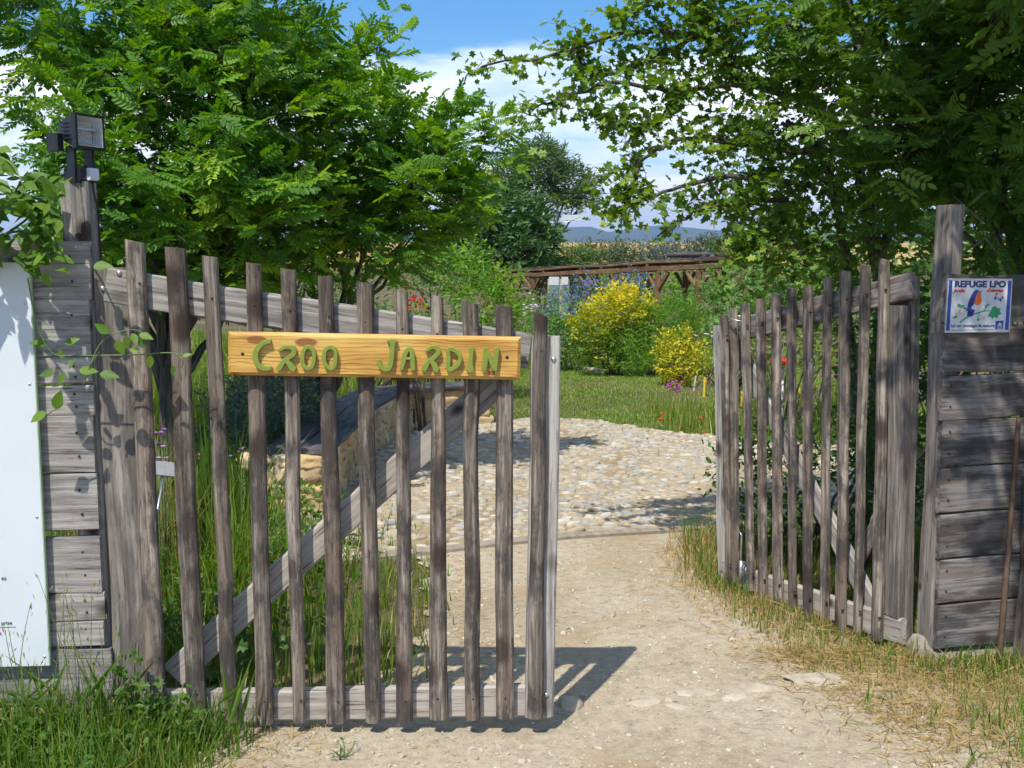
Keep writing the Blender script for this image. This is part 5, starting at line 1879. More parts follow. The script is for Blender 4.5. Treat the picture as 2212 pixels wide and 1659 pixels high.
# long thin shoots trailing over the gate
trail = [([(110, 768), (200, 768), (300, 766), (360, 762), (410, 768)], 3.46, 3.47), ([(195, 790), (215, 745), (245, 722), (285, 712), (315, 722)], 3.45, 3.46), ([(380, 765), (395, 780), (385, 800), (372, 795)], 3.46, 3.46), ([(60, 600), (80, 700), (110, 760), (140, 770)], 3.40, 3.42), ([(180, 830), (195, 790), (215, 760)], 3.45, 3.45), ([(90, 905), (110, 890), (130, 880)], 3.44, 3.44)]
for (pl, y0, y1) in trail:
    pts_ = np.array([A(p[0], p[1], y0 + (y1 - y0) * k / (len(pl) - 1)) for k, p in enumerate(pl)])
    c, _ = stroke_poly3(pts_, 20)
    mb.tube(c - vo, np.linspace(.0026, .0016, len(c)), 5)
for (px, py, ax_, s) in ((102, 743, (-1, 0, .1), .065), (128, 753, (.2, 0, -.9), .045), (140, 742, (.7, 0, .2), .05), (120, 803, (-1, 0, -.1), .055), (140, 805, (-.3, 0, -.8), .05), (150, 797, (.2, 0, .5), .04), (170, 800, (1, 0, .1), .06), (215, 807, (1, 0, -.15), .065),
                         (236, 720, (-.9, 0, .4), .055), (250, 735, (.3, 0, -.9), .055), (275, 725, (-.2, 0, -.8), .045), (285, 720, (.5, 0, -.7), .045), (300, 722, (.9, 0, -.3), .05), (315, 752, (-.5, 0, .5), .04), (325, 768, (-.2, 0, -.9), .045), (378, 790, (-.2, 0, -.6), .035), (120, 885, (.4, 0, .9), .07), (100, 890, (-.7, 0, -.6), .06), (200, 575, (1, 0, -.1), .065), (300, 760, (-.6, 0, .4), .035), (395, 770, (.8, 0, .3), .03)):
    add_leaf(A(px, py, 3.44), np.array(ax_, float) + rng.normal(0, .12, 3), np.array([rng.normal(0, .3), -.8, .55]), s)
mb.build('stems', M['greystem'], vine, smooth=True)

# ------------------------------------------------------------------ shrubs and far trees
def shrub(name, label, cat, blobs, mat, tmpl, leaf, dens, tl=(.10, .3), spacing=.05, base=None, group=None, flowers=None, stems=True, tmean=.45, tsd=.2, shade=None, up=.35, crown='crown', stem='stems'):
    b0 = blobs[0]
    if base is None:
        base = np.array([b0[0], b0[1], float(T(b0[0], b0[1]))])
    root = empty(name, base)
    tag(root, label, cat, group)
    P, D, Ln, Wt = twigs_from_blobs(blobs, dens, tl, up=up)
    ok = P[:, 2] > T(P[:, 0], P[:, 1]) + .02
    P, D, Ln, Wt = P[ok], D[ok], Ln[ok], Wt[ok]
    pos, ax, nr, S, idx = spray_leaves(P, D, Ln, spacing, leaf, droop=.1, jitter=.5, flatup=.5)
    tw = rng.normal(tmean, tsd, len(P))
    tint = (tw[idx] + rng.normal(0, .12, len(idx)))
    if shade is not None:
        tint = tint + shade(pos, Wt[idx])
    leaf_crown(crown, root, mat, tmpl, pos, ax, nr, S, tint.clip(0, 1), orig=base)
    if stems:
        mb = MB()
        for k in range(max(5, min(14, len(blobs) * 3))):
            b = blobs[k % len(blobs)]
            e = np.array(b[:3]) + unit(1)[0] * np.array(b[3:6]) * .6
            e[2] = max(e[2], base[2] + .1)
            st = base + np.array([rng.normal(0, .06), rng.normal(0, .06), -.03])
            md = (st + e) / 2 + rng.normal(0, .05, 3)
            mb.tube(np.array([st, md, e]) - base, [.014, .009, .004], 5)
        mb.build(stem, M['twig'], root, smooth=True)
    if flowers:
        fm, fn, fs, zmin, ft = flowers
        cand = pos[(pos[:, 2] > np.quantile(pos[:, 2], zmin))]
        sel = cand[rng.permutation(len(cand))[:fn]]
        n = len(sel)
        leaf_crown('flowers', root, fm, ft, sel + np.array([0, -.03, .05]), unit(n) + np.array([0, -.2, .6]), unit(n) + np.array([0, -.6, .4]), rng.uniform(*fs, n), rng.random(n), orig=base)
    return root


# yellow bush in two tiers, green lower flank
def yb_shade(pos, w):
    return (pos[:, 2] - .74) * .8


Yb = 18.0
shrub('yellow_bush', 'tall bright yellow leaved bush behind the lawn', 'bush', [px_blob(1330, 680, Yb, 70, 50, w=1.0), px_blob(1285, 715, Yb - .2, 50, 60), px_blob(1370, 660, Yb, 45, 35), px_blob(1300, 770, Yb - .3, 38, 38), px_blob(1255, 690, Yb, 22, 20), px_blob(1345, 640, Yb, 28, 20)],
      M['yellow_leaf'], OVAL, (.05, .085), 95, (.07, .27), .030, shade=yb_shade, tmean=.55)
shrub('green_bush', 'mid green willow leaved bush between the two yellow bushes', 'bush', [px_blob(1420, 715, 17.9, 75, 65), px_blob(1460, 690, 18.2, 60, 50), px_blob(1390, 765, 17.5, 60, 35), px_blob(1350, 740, 17.8, 40, 50, w=.8), px_blob(1500, 720, 18.2, 45, 55), px_blob(1440, 770, 17.6, 50, 30)],
      M['light_shrub'], LONG, (.07, .12), 120, (.08, .22), .028, tmean=.38)
shrub('golden_shrub', 'small upright gold variegated shrub at the edge of the lawn', 'shrub', [px_blob(1465, 785, 15.8, 50, 48), px_blob(1440, 745, 15.8, 20, 32), px_blob(1475, 735, 15.9, 18, 25), px_blob(1512, 770, 15.8, 18, 30), px_blob(1470, 815, 15.8, 40, 22)],
      M['variegated'], OVAL, (.04, .06), 260, (.06, .16), .022, tmean=.6, tsd=.22)
shrub('ceanothus_bush', 'bush covered in small blue flower heads under the pergola', 'bush', [px_blob(1290, 645, 20.7, 60, 32), px_blob(1220, 675, 20.0, 55, 40), px_blob(1360, 632, 21.0, 45, 32), px_blob(1190, 725, 19.7, 45, 50), px_blob(1240, 725, 19.4, 55, 50), px_blob(1265, 630, 20.8, 26, 36), px_blob(1372, 605, 21.2, 18, 22)],
      M['mid_shrub'], SIMPLE, (.06, .10), 60, (.08, .22), .045, tmean=.4, flowers=(M['blue_flower'], 7000, (.045, .08), .35, SIMPLE))
shrub('leafy_bush', 'green bush with bare pale stems behind the free end of the sign gate', 'bush', [px_blob(1190, 730, 19.0, 50, 40), px_blob(1230, 740, 19.0, 40, 40), px_blob(1160, 690, 19.3, 45, 45)],
      M['mid_shrub'], SIMPLE, (.05, .09), 90, (.1, .35), .036, tmean=.45)
shrub('fresh_shrub', 'tall fresh green shrub rising over the right end of the name board', 'shrub', [px_blob(1000, 610, 14.0, 55, 50), px_blob(1055, 650, 13.8, 65, 45), px_blob(970, 580, 14.2, 35, 35), px_blob(1095, 620, 14.2, 25, 40), px_blob(1020, 560, 14.3, 25, 35), px_blob(1090, 690, 13.6, 45, 35)],
      M['light_shrub'], SIMPLE, (.06, .11), 90, (.1, .28), .04, tmean=.5)
shrub('hedge_shrub', 'green shrub in the gap between hawthorn and pergola', 'shrub', [px_blob(1580, 640, 15, 70, 60), px_blob(1660, 650, 14, 80, 60), px_blob(1620, 700, 13, 70, 50), px_blob(1740, 680, 12, 80, 70), px_blob(1820, 640, 12, 70, 80)],
      M['mid_shrub'], SIMPLE, (.08, .13), 40, (.12, .4), .05, tmean=.4)
for k, (px, py, Yk, r, ry, lab) in enumerate(((1700, 560, 11.5, 120, 90, 'dark shrub behind the hawthorn above the free end of the open gate'), (1880, 560, 10.5, 130, 110, 'dark shrub behind the hawthorn stems above the open gate'), (2040, 580, 9.0, 120, 130, 'dark shrub behind the tall right post'), (2180, 560, 8.5, 140, 150, 'dark shrub behind the bird sign at the right edge'))):
    shrub('dark_hedge', lab, 'shrub', [px_blob(px, py, Yk, r, ry, .6), px_blob(px - r * .3, py + ry * .8, Yk - .1, r * .8, ry * .6, .5), px_blob(px + r * .4, py + ry * .9, Yk + .1, r * .7, ry * .6, .5)],
          M['mid_shrub'], OVAL, (.06, .10), 34, (.12, .4), .05, tmean=.35, group='dark hedge shrubs behind the right gate')
shrub('yellowish_plant', 'yellow green leafy plant seen between the pickets of the open gate', 'plant', [px_blob(1690, 760, 10.5, 60, 45), px_blob(1770, 780, 10, 55, 60), px_blob(1820, 740, 10.5, 60, 60)],
      M['olive_shrub'], OVAL, (.05, .09), 60, (.1, .3), .04, tmean=.75)
shrub('bramble', 'dark bramble growing along the back of the open gate', 'shrub', [(1.85, 5.9, .35, .35, .40, .40, 1.0), (1.55, 6.4, .25, .35, .35, .32, 1.0), (2.1, 5.6, .7, .30, .35, .55, 1.0), (1.42, 5.95, .35, .15, .2, .35, .8), (2.2, 6.0, .9, .3, .4, .6, 1.0)],
      M['dark_tree'], OVAL, (.035, .06), 130, (.08, .25), .035, base=np.array([1.75, 6.1, float(T(1.75, 6.1))]), tmean=.5)
shrub('lavender_bush', 'silvery grey lavender mound behind the stone bench', 'bush', [(-2.0, 9.0, .42, .38, .5, .32, 1.0), (-1.95, 9.6, .40, .34, .35, .30, 1.0), (-2.1, 8.3, .34, .3, .3, .26, 1.0)],
      M['grey_shrub'], LONG, (.06, .11), 140, (.08, .22), .022, base=np.array([-2.0, 9.0, float(T(-2.0, 9.0))]))
shrub('lavender_plant', 'low grey lavender plant at the foot of the golden shrub', 'plant', [px_blob(1500, 848, 14.9, 38, 14, w=1.0), px_blob(1540, 855, 14.7, 30, 13)],
      M['grey_shrub'], LONG, (.05, .10), 120, (.06, .16), .025, stems=False)
shrub('ground_shrub', 'reddish brown low shrub right of the golden shrub', 'shrub', [px_blob(1550, 812, 16.0, 36, 24), px_blob(1600, 795, 16.0, 50, 36)],
      M['olive_shrub'], SIMPLE, (.04, .08), 80, (.08, .2), .035, tmean=.6)
shrub('red_flower_bush', 'cluster of bright red flowers above the top rail of the sign gate', 'flowers', [px_blob(908, 662, 11.2, 22, 18), px_blob(897, 688, 11.2, 18, 18)],
      M['light_shrub'], SIMPLE, (.05, .08), 80, (.06, .14), .04, flowers=(M['red_flower'], 420, (.035, .06), .1, OVAL))
shrub('dark_shrub', 'low dark green shrub directly behind the middle of the sign gate', 'shrub', [px_blob(760, 640, 12.5, 90, 40), px_blob(960, 690, 12.0, 70, 40), px_blob(850, 700, 11.8, 60, 30, w=.6)],
      M['mid_shrub'], SIMPLE, (.06, .11), 40, (.1, .35), .05, tmean=.4)


def far_tree(name, label, Yd, blobs, mat, tmpl, leaf, dens, r0, tl=(.3, .9), spacing=.09, tmean=.45, tbase=None, lean=(0, 0)):
    c = blobs[0]
    bx = c[0] if tbase is None else A(tbase, 560, Yd)[0]
    base = np.array([bx, Yd, float(T(bx, Yd))])
    root = empty(name, base)
    tag(root, label, 'tree', 'trees at the back of the garden')
    P, D, Ln, Wt = twigs_from_blobs(blobs, dens, tl, up=.5)
    pos, ax, nr, S, idx = spray_leaves(P, D, Ln, spacing, leaf, droop=.05, jitter=.4, flatup=.4)
    tint = (rng.normal(tmean, .18, len(P))[idx] + rng.normal(0, .1, len(idx))).clip(0, 1)
    leaf_crown('crown', root, mat, tmpl, pos, ax, nr, S, tint, orig=base)
    tree_trunk('trunk', root, base, r0, [b[:3] for b in blobs], M['bark'], lean, orig=base)
    return root


far_tree('pine_tree', 'open grey green pine with bare limbs at the back, beside the wind pump', 62, [px_blob(1170, 370, 62, 60, 40), px_blob(1110, 380, 62, 42, 35), px_blob(1230, 400, 62, 48, 35), px_blob(1160, 335, 62, 45, 14), px_blob(1255, 430, 62, 28, 16), px_blob(1100, 420, 62, 40, 22), px_blob(1190, 440, 62, 60, 12, w=.5), px_blob(1050, 400, 62, 26, 18)],
         M['pine'], LONG, (.28, .48), 15, .2, (.35, .9), .075, tbase=1180)
far_tree('round_tree', 'dense dark green round headed tree before the pine', 42, [px_blob(1090, 480, 42, 95, 70), px_blob(1020, 510, 42, 60, 50), px_blob(1150, 520, 42, 55, 50), px_blob(1080, 560, 41, 100, 50), px_blob(970, 540, 41, 60, 40)],
         M['dark_tree'], OVAL, (.18, .30), 15, .2, (.3, .9), .09)
far_tree('small_tree', 'feathery small tree left of the round headed tree', 36, [px_blob(930, 560, 36, 50, 45), px_blob(880, 590, 36, 50, 35), px_blob(960, 600, 36, 50, 35)],
         M['mid_shrub'], SIMPLE, (.12, .22), 14, .08, (.3, .8), .08)
tam = [(1230, 562, 60, 30), (1300, 557, 70, 26), (1390, 556, 80, 24), (1480, 553, 70, 24), (1560, 545, 70, 30), (1180, 585, 50, 30)]
for k, (px, py, r, ry) in enumerate(tam):
    labs = ['grey green feathery shrub below the wind pump', 'grey green shrub under the saddle between the hills', 'pale grey green shrub behind the middle of the pergola', 'grey green shrub behind the right part of the pergola', 'green shrub half hidden by hawthorn behind the pergola end', 'dark feathery shrub at the left end of the pergola']
    shrub('hedgerow_shrub', labs[k], 'shrub', [px_blob(px, py, 44, r, ry, .8), px_blob(px + r * .5, py + 12, 43, r * .7, ry, .6), px_blob(px - r * .5, py + 15, 43.5, r * .6, ry, .6)],
          M['grey_shrub'] if k in (2, 3) else M['olive_shrub'] if k else M['mid_shrub'], LONG, (.16, .30), 24, (.2, .55), .08, group='shrubs in front of the wheat field', tmean=.35, up=.8)
lowb = [(1330, 620, 60), (1450, 630, 60), (1540, 640, 50), (1250, 640, 50)]
for k, (px, py, r) in enumerate(lowb):
    shrub('border_shrub', ['green border shrub seen through the pergola posts, second from its left', 'green border shrub seen through the pergola posts at its right', 'rightmost green border shrub below the pergola, next to the hawthorn', 'leftmost green border shrub below the pergola'][k], 'shrub', [px_blob(px, py, 30, r, 32, .7), px_blob(px - r * .6, py + 10, 30, r * .6, 30, .6)],
          M['light_shrub'], SIMPLE, (.12, .22), 16, (.2, .6), .08, group='shrubs behind the pergola', tmean=.35)

# ------------------------------------------------------------------ pergola
per = empty('pergola', (float(A(1350, 580, 26)[0]), 26.0, float(T(2.5, 26))))
tag(per, 'long reddish brown timber pergola across the back of the garden', 'pergola')
po = np.array(per.location)
pa, pb = A(1050, 599, 32), A(1610, 572, 21.0)
back = np.array([.9, 1.9, 0.0])
dirp = (pb - pa) / np.linalg.norm(pb - pa)
def beam(name, a, b, w, h, mat=None, up=ZA):
    d = (b - a) / np.linalg.norm(b - a)
    sd = np.cross(d, up); sd /= np.linalg.norm(sd)
    u2 = np.cross(sd, d)
    mbb = MB()
    plank(mbb, a - po, b - po, w, h, sd, u2, bev=.01, segs=5)
    return mbb.build(name, mat or M['pergola'], per)


nb = 8
for k in range(nb):
    f0_, f1_ = k / nb, (k + 1) / nb
    for off_ in (0, 1):
        a = pa + (pb - pa) * f0_ + back * off_; b = pa + (pb - pa) * f1_ + back * off_
        beam('beam', a - dirp * .05, b + dirp * .05 + np.array([0, 0, .02 * (k % 2)]), .09, .10)
for k in range(nb + 1):
    for off_ in (0, 1):
        p = pa + (pb - pa) * k / nb + back * off_
        beam('post', np.array([p[0], p[1], float(T(p[0], p[1])) - .1]), p + np.array([0, 0, -.085]), .12, .12, up=XA)
        for sg in (-1, 1):
            if 0 <= k + sg <= nb:
                beam('knee_brace', p + np.array([0, 0, -.50]), p + dirp * sg * .40 + np.array([0, 0, -.10]), .07, .07)
nr_ = 12
for k in range(nr_):
    p = pa + (pb - pa) * (k + .5) / nr_
    beam('rafter', p + back * .06 + np.array([0, 0, .13]), p + back * 1.12 + np.array([0, 0, .13]), .07, .10)
for k in range(7):
    a = pa + (pb - pa) * (k / 7) - back * .02; b = pa + (pb - pa) * ((k + 1) / 7) - back * .02
    beam('fascia', a + np.array([0, 0, .13 + .025 * (k % 2)]), b + np.array([0, 0, .155 - .025 * (k % 2)]) - dirp * .03, .04, .055)
for k in range(9):
    f = .10 + k * .1
    a = pa + (pb - pa) * (f - .055) + back * .5 + np.array([0, 0, .175]); b = pa + (pb - pa) * (f + .055) + back * .5 + np.array([0, 0, .175 + .012 * (k % 3)])
    d = (b - a)
    mbb = MB()
    sd = back / np.linalg.norm(back)
    plank(mbb, a - po, b - po, 1.9 + .2 * (k % 2), .025, sd, ZA, segs=5)
    mbb.build('reed_mat', M['seat'], per)
# round bundle of rods on the roof
for k in range(5):
    c = A(1440 + k * 9, 551, 24.4)
    mb = MB(); mb.tube(np.array([c, c + np.array([.75, -.2, .02 - .05 * (k % 2)])]) - po, .05, 7)
    mb.build('roof_log', M['seat'], per, smooth=True)

# wind pump
wp = empty('wind_pump', (float(A(1210, 560, 55)[0]), 55.0, float(T(1.0, 55))))
tag(wp, 'small metal wind pump with white tail vane in front of the pine', 'wind pump')
wo_ = np.array(wp.location)
hub = A(1207, 482, 55) - wo_
hgt = hub[2]
mb = MB()
for sx_ in (-1, 1):
    for sy_ in (-1, 1):
        mb.tube([(sx_ * .42, sy_ * .42, -.1), (sx_ * .05, sy_ * .05, hgt)], .035, 5)
mb.build('tower_legs', M['tower'], wp)
mb = MB()
for k in range(6):
    f = k / 6
    w0_, w1_ = .42 - .37 * f, .42 - .37 * (f + 1 / 6)
    z0_, z1_ = hgt * f, hgt * (f + 1 / 6)
    for (a, b) in (((-1, -1), (1, -1)), ((1, -1), (1, 1)), ((1, 1), (-1, 1)), ((-1, 1), (-1, -1))):
        mb.tube([(a[0] * w0_, a[1] * w0_, z0_), (b[0] * w1_, b[1] * w1_, z1_)], .018, 4)
mb.build('lattice', M['tower'], wp)
for k in range(14):
    a = k / 14 * 2 * math.pi
    mb = MB()
    r0_, r1_ = .18, .72
    ca, sa = math.cos(a), math.sin(a)
    V = []
    for (r, w_, tw_) in ((r0_, .06, .03), (r1_, .13, .06)):
        for sg in (-1, 1):
            ry_, rz_ = r * ca - sg * w_ * sa, r * sa + sg * w_ * ca
            V.append((-.16 + sg * tw_, ry_ + 0.0, rz_ + hgt))
    V = np.array(V)
    V2 = V + np.array([.006, 0, 0])
    V = np.concatenate([V, V2])
    mb.add(V, [np.array([(0, 1, 3, 2), (6, 7, 5, 4), (0, 4, 5, 1), (2, 3, 7, 6), (0, 2, 6, 4), (1, 5, 7, 3)])])
    o = mb.build('blade', M['tower'], wp)
mb = MB(); mb.tube([(-.2, 0, hgt), (.35, 0, hgt + .05), (1.0, 0, hgt + .30)], .03, 6)
mb.build('tail_arm', M['steel'], wp, smooth=True)
ta, tb = A(1213, 464, 55) - wo_, A(1256, 476, 55) - wo_
mb = MB(); mb.box(ta[0], tb[0], -.02, .02, tb[2], ta[2])
mb.build('tail_vane', M['white_paint'], wp)

# pale panels leaning by the pergola, stakes, ornament
for k, (xa, xb, ya, yb, lab) in enumerate(((1186, 1207, 598, 655, 'pale green panel with white head, left of the two by the pergola posts'), (1213, 1227, 598, 655, 'narrow pale panel, right of the two by the pergola posts'))):
    a, b = A(xa, ya, 27), A(xb, yb, 27)
    root = empty('leaning_screen', ((a[0] + b[0]) / 2, 27, float(T(a[0], 27))))
    tag(root, lab, 'panel', 'pale panels under the pergola')
    hw = (b[0] - a[0]) / 2
    ht = a[2] - root.location.z
    mb = MB(); mb.box(-hw, hw, 0, .03, .2, ht - .2)
    mb.build('panel_sheet', M['palegreen_panel'], root)
    mb = MB(); mb.box(-hw, hw, -.005, .035, ht - .2, ht)
    mb.build('panel_head', M['white_paint'], root)
    for sg in (-1, 1):
        mb = MB(); mb.box(sg * hw - .03, sg * hw + .03, .035, .09, -.1, ht - .05)
        mb.build('support', M['pale_stick'], root)

stk = [(1520, 815, 865, 14.2, 'yellow_paint', 'yellow stake nearest the golden shrub'), (1497, 812, 850, 14.9, 'white_paint', 'thin white stake in the lavender'), (1543, 820, 858, 14.5, 'pale_stick', 'pale wooden stake right of the first yellow stake'),
       (1602, 840, 890, 12.9, 'yellow_paint', 'yellow stake just left of the third picket of the open gate'), (1733, 835, 880, 13.3, 'yellow_paint', 'yellow stake in the middle of the open gate'), (1803, 815, 900, 12.5, 'yellow_paint', 'tall yellow stake right of the middle of the open gate'), (1699, 850, 885, 13.1, 'white_paint', 'short white stake behind the open gate')]
for (px, ya, yb, Y, mt, lab) in stk:
    g_ = A(px, yb, Y)
    t_ = A(px, ya, Y)
    gz = float(T(g_[0], Y))
    mb = MB()
    plank(mb, (0, 0, -.1), (rng.normal(0, .03), 0, t_[2] - gz), .030 if mt == 'yellow_paint' else .018, .014, XA, YA, bev=.003, segs=4)
    o = mb.build('garden_stake', M[mt])
    o.location = (g_[0], Y, gz)
    tag(o, lab, 'stake', 'marker stakes in the flower bed')

la, lb = Gp(1228, 795), Gp(1312, 812)
mb = MB()
tq = np.linspace(0, 1, 8)[:, None]
pq = la + (lb - la) * tq
pq[:, 2] = T(pq[:, 0], pq[:, 1]) + .04
mb.tube(pq - la, .05 + wob(8, .004), 9)
o = mb.build('log_edging', M['pale_stick'], smooth=True)
o.location = la
tag(o, 'pale log edging the flower bed beside the lawn', 'log')

# red and white ornament on a stake behind the open gate
c = A(1692, 778, 10.8)
root = empty('garden_ornament', (c[0], 10.8, float(T(c[0], 10.8))))
tag(root, 'red dish on a white stick behind the open gate', 'ornament')
hz = c[2] - root.location.z
mb = MB(); mb.lathe([(.01, hz - .05), (.10, hz - .035), (.15, hz + .01), (.14, hz + .015), (.09, hz - .02), (.008, hz - .03)], seg=20)
mb.build('dish', M['red_plastic'], root, smooth=True)
mb = MB(); mb.tube([(0, 0, -.1), (0, 0, hz - .04)], .012, 6)
mb.build('stick', M['white_paint'], root, smooth=True)
mb = MB(); mb.tube([(-.06, -.02, hz), (-.09, -.03, hz + .12), (-.06, -.03, hz + .16)], [.02, .016, .006], 6)
mb.build('handle', M['red_plastic'], root, smooth=True)
# ------------------------------------------------------------------ grasses, weeds, flowers
def blades(name, label, X, Y, h, w, mat, tint, lean=.35, segs=3, z=None, cat='grass'):
    n = len(X)
    Z = T(X, Y) if z is None else z
    a = rng.uniform(0, 2 * np.pi, n)
    bend = np.abs(rng.normal(0, lean, n)) * h
    face = a + rng.normal(0, .5, n) + np.pi / 2
    dirx, diry = np.cos(a), np.sin(a)
    wx, wy = np.cos(face), np.sin(face)
    V = []
    for k in range(segs + 1):
        t = k / segs
        cx = X + dirx * bend * t ** 1.8
        cy = Y + diry * bend * t ** 1.8
        cz = Z - .01 + h * t * (1 - .18 * (bend / (h + 1e-6)) * t)
        ww = w * (1 - t ** 1.6) * .5
        if k < segs:
            V.append(np.stack([cx - wx * ww, cy - wy * ww, cz], -1))
            V.append(np.stack([cx + wx * ww, cy + wy * ww, cz], -1))
        else:
            V.append(np.stack([cx, cy, cz], -1))
    V = np.stack(V, 1)
    kk = V.shape[1]
    off = (np.arange(n) * kk)[:, None, None]
    q = np.array([(2 * k, 2 * k + 1, 2 * k + 3, 2 * k + 2) for k in range(segs - 1)])
    t3 = np.array([(2 * segs - 2, 2 * segs - 1, 2 * segs)])
    polys = []
    if len(q):
        polys.append((q[None] + off).reshape(-1, 4))
    polys.append((t3[None] + off).reshape(-1, 3))
    o = link(name, mesh_np(name, V, polys, mat, tint=np.repeat(tint, kk)))
    return tag(o, label, cat, kind='stuff')


def patch(n, x0, x1, y0, y1, fn=None):
    X = rng.uniform(x0, x1, n); Y = rng.uniform(y0, y1, n)
    if fn is not None:
        k = rng.random(n) < fn(X, Y)
        X, Y = X[k], Y[k]
    return X, Y


def pl(Y): return np.interp(Y, *zip(*PATH_L))
def pr(Y): return np.interp(Y, *zip(*PATH_R))
def smooth01(x): return np.clip(x, 0, 1)
def clump(X, Y, f=5.0, s=0.0): return .5 + .5 * np.sin(X * f + 1.7 * np.sin(Y * f * .8 + s)) * np.sin(Y * f * 1.1 + 1.3 * np.sin(X * f * .7 + s))


# tall green grass behind the sign gate, up to the edge of the path and bench
X, Y = patch(15000, -3.6, -.1, 3.78, 7.4, lambda X, Y: smooth01((pl(Y) - .02 - X) / .12) * (.35 + .65 * clump(X, Y, 4)) * (1 - .75 * ((X > -1.35) & (Y > 6.5))))
gate_y = np.interp(X, [L0[0], L1[0]], [L0[1], L1[1]]) + .10
k = Y > gate_y
X, Y = X[k], Y[k]
h = rng.uniform(.16, .46, len(X)) * (.65 + .5 * clump(X, Y, 3, 1)) * np.interp(pl(Y) - X, [0, .25, .8, 1.3], [.26, .46, .62, 1.0])
tint = (rng.normal(.42, .18, len(X)) + .34 * (rng.random(len(X)) < .24) + .22 * clump(X, Y, 2.2, 2) * np.interp(pl(Y) - X, [0, .7], [1, .2])).clip(0, 1)
blades('tall_grass', 'tall green and seeding grass behind the sign gate', X, Y, h, rng.uniform(.005, .011, len(X)), M['grass'], tint)
# wild bank further left and behind the bench
X, Y = patch(18000, -5.5, -1.65, 7.0, 13.0, lambda X, Y: .5 + .5 * clump(X, Y, 2.5))
h = rng.uniform(.18, .62, len(X)) * (.5 + .8 * clump(X, Y, 2, 3))
blades('bank_grass', 'long tufted grass on the bank behind the stone bench', X, Y, h, rng.uniform(.007, .014, len(X)), M['grass'], (rng.normal(.45, .2, len(X)) + .3 * (rng.random(len(X)) < .2)).clip(0, 1))
# meadow between bank and far shrubs
X, Y = patch(24000, -9, .2, 12, 30, lambda X, Y: 1 - .96 * ((X > -.95) & (Y < 17.5)))
h = rng.uniform(.15, .5, len(X)) * (.5 + .8 * clump(X, Y, 1.2, 3))
blades('meadow_grass', 'rough meadow grass behind the bench and the locust trees', X, Y, h, rng.uniform(.015, .03, len(X)), M['grass'], (rng.normal(.5, .2, len(X)) + .2 * (rng.random(len(X)) < .25)).clip(0, 1), segs=2)
# ornamental tussock and sword leaves behind the first pickets
for (cx, cy, n, hh, ww, mt, lab, tm) in ((-1.95, 5.4, 500, (.5, .95), (.004, .008), 'dry_grass', 'pale arching grass tussock behind the first two pickets', .45), (-1.62, 5.7, 90, (.6, 1.05), (.018, .034), 'grass', 'clump of dark sword shaped leaves behind the second picket', .12), (-1.35, 5.2, 420, (.4, .8), (.004, .008), 'grass', 'tuft of wild oats behind the third picket', .62)):
    n_ = n
    X = cx + rng.normal(0, .13, n_); Y = cy + rng.normal(0, .13, n_)
    blades('grass_tussock', lab, X, Y, rng.uniform(*hh, n_), rng.uniform(*ww, n_), M[mt], rng.normal(tm, .14, n_).clip(0, 1), lean=.42 if ww[0] < .01 else .12, segs=5)
# pale reeds by the locust trunk
X, Y = patch(900, -1.6, -.9, 13.0, 14.6)
blades('reed_clump', 'pale green reeds behind the top of the sign gate', X, Y, rng.uniform(.7, 1.25, len(X)), rng.uniform(.02, .035, len(X)), M['dry_grass'], rng.normal(.22, .12, len(X)).clip(0, 1), lean=.2, segs=4)

# weeds in front of the left fence
X, Y = patch(9500, -2.2, -.55, 3.05, 3.62, lambda X, Y: smooth01((np.interp(Y, [3.0, 3.5, 3.7], [-.95, -.86, -.78]) - X) / .25) * (.4 + .6 * clump(X, Y, 6)))
h = rng.uniform(.06, .26, len(X)) * np.interp(X, [-2, -1.3, -.9, -.6], [1.2, 1.1, .7, .4])
blades('verge_grass', 'lush green grass and wild oats at the foot of the left fence', X, Y, h, rng.uniform(.004, .010, len(X)), M['grass'], (rng.normal(.36, .15, len(X)) + .4 * (rng.random(len(X)) < .10)).clip(0, 1), lean=.4)
# broad weed leaves
n = 2600
X, Y = patch(n * 2, -2.2, -.7, 3.05, 3.62, lambda X, Y: smooth01((np.interp(Y, [3.0, 3.6], [-1.0, -.90]) - X) / .22) * (.3 + .7 * clump(X, Y, 5, 2)))
n = len(X)
P = np.stack([X, Y, T(X, Y) + rng.uniform(.01, .17, n) * np.interp(X, [-2, -1.2, -.8], [1.3, 1.0, .5])], -1)
o = leaf_crown('weeds', None, M['weed'], [OVAL, SIMPLE, SIMPLE, OVAL, LOBED], P, unit(n) + np.array([0, -.3, .1]), unit(n) * .7 + np.array([0, -.3, 1.0]), rng.uniform(.014, .038, n), rng.normal(.45, .2, n).clip(0, 1))
tag(o, 'low broad leaved weeds carpeting the ground before the left fence', 'weeds', kind='stuff')
# bushy weeds under the tall grass behind the gate
X, Y = patch(9000, -3.2, -.7, 3.9, 6.8, lambda X, Y: smooth01((-.75 - X) / .5) * (.3 + .7 * clump(X, Y, 3, 2)))
n = len(X)
P = np.stack([X, Y, T(X, Y) + rng.uniform(.02, .38, n) * (.5 + .7 * clump(X, Y, 2, 1))], -1)
o = leaf_crown('undergrowth', None, M['weed'], [OVAL, SIMPLE, LOBED], P, unit(n) + np.array([0, -.2, .1]), unit(n) * .7 + np.array([0, -.3, 1.0]), rng.uniform(.03, .065, n), rng.normal(.42, .2, n).clip(0, 1))
tag(o, 'leafy undergrowth behind the hinge side of the sign gate', 'undergrowth', kind='stuff')


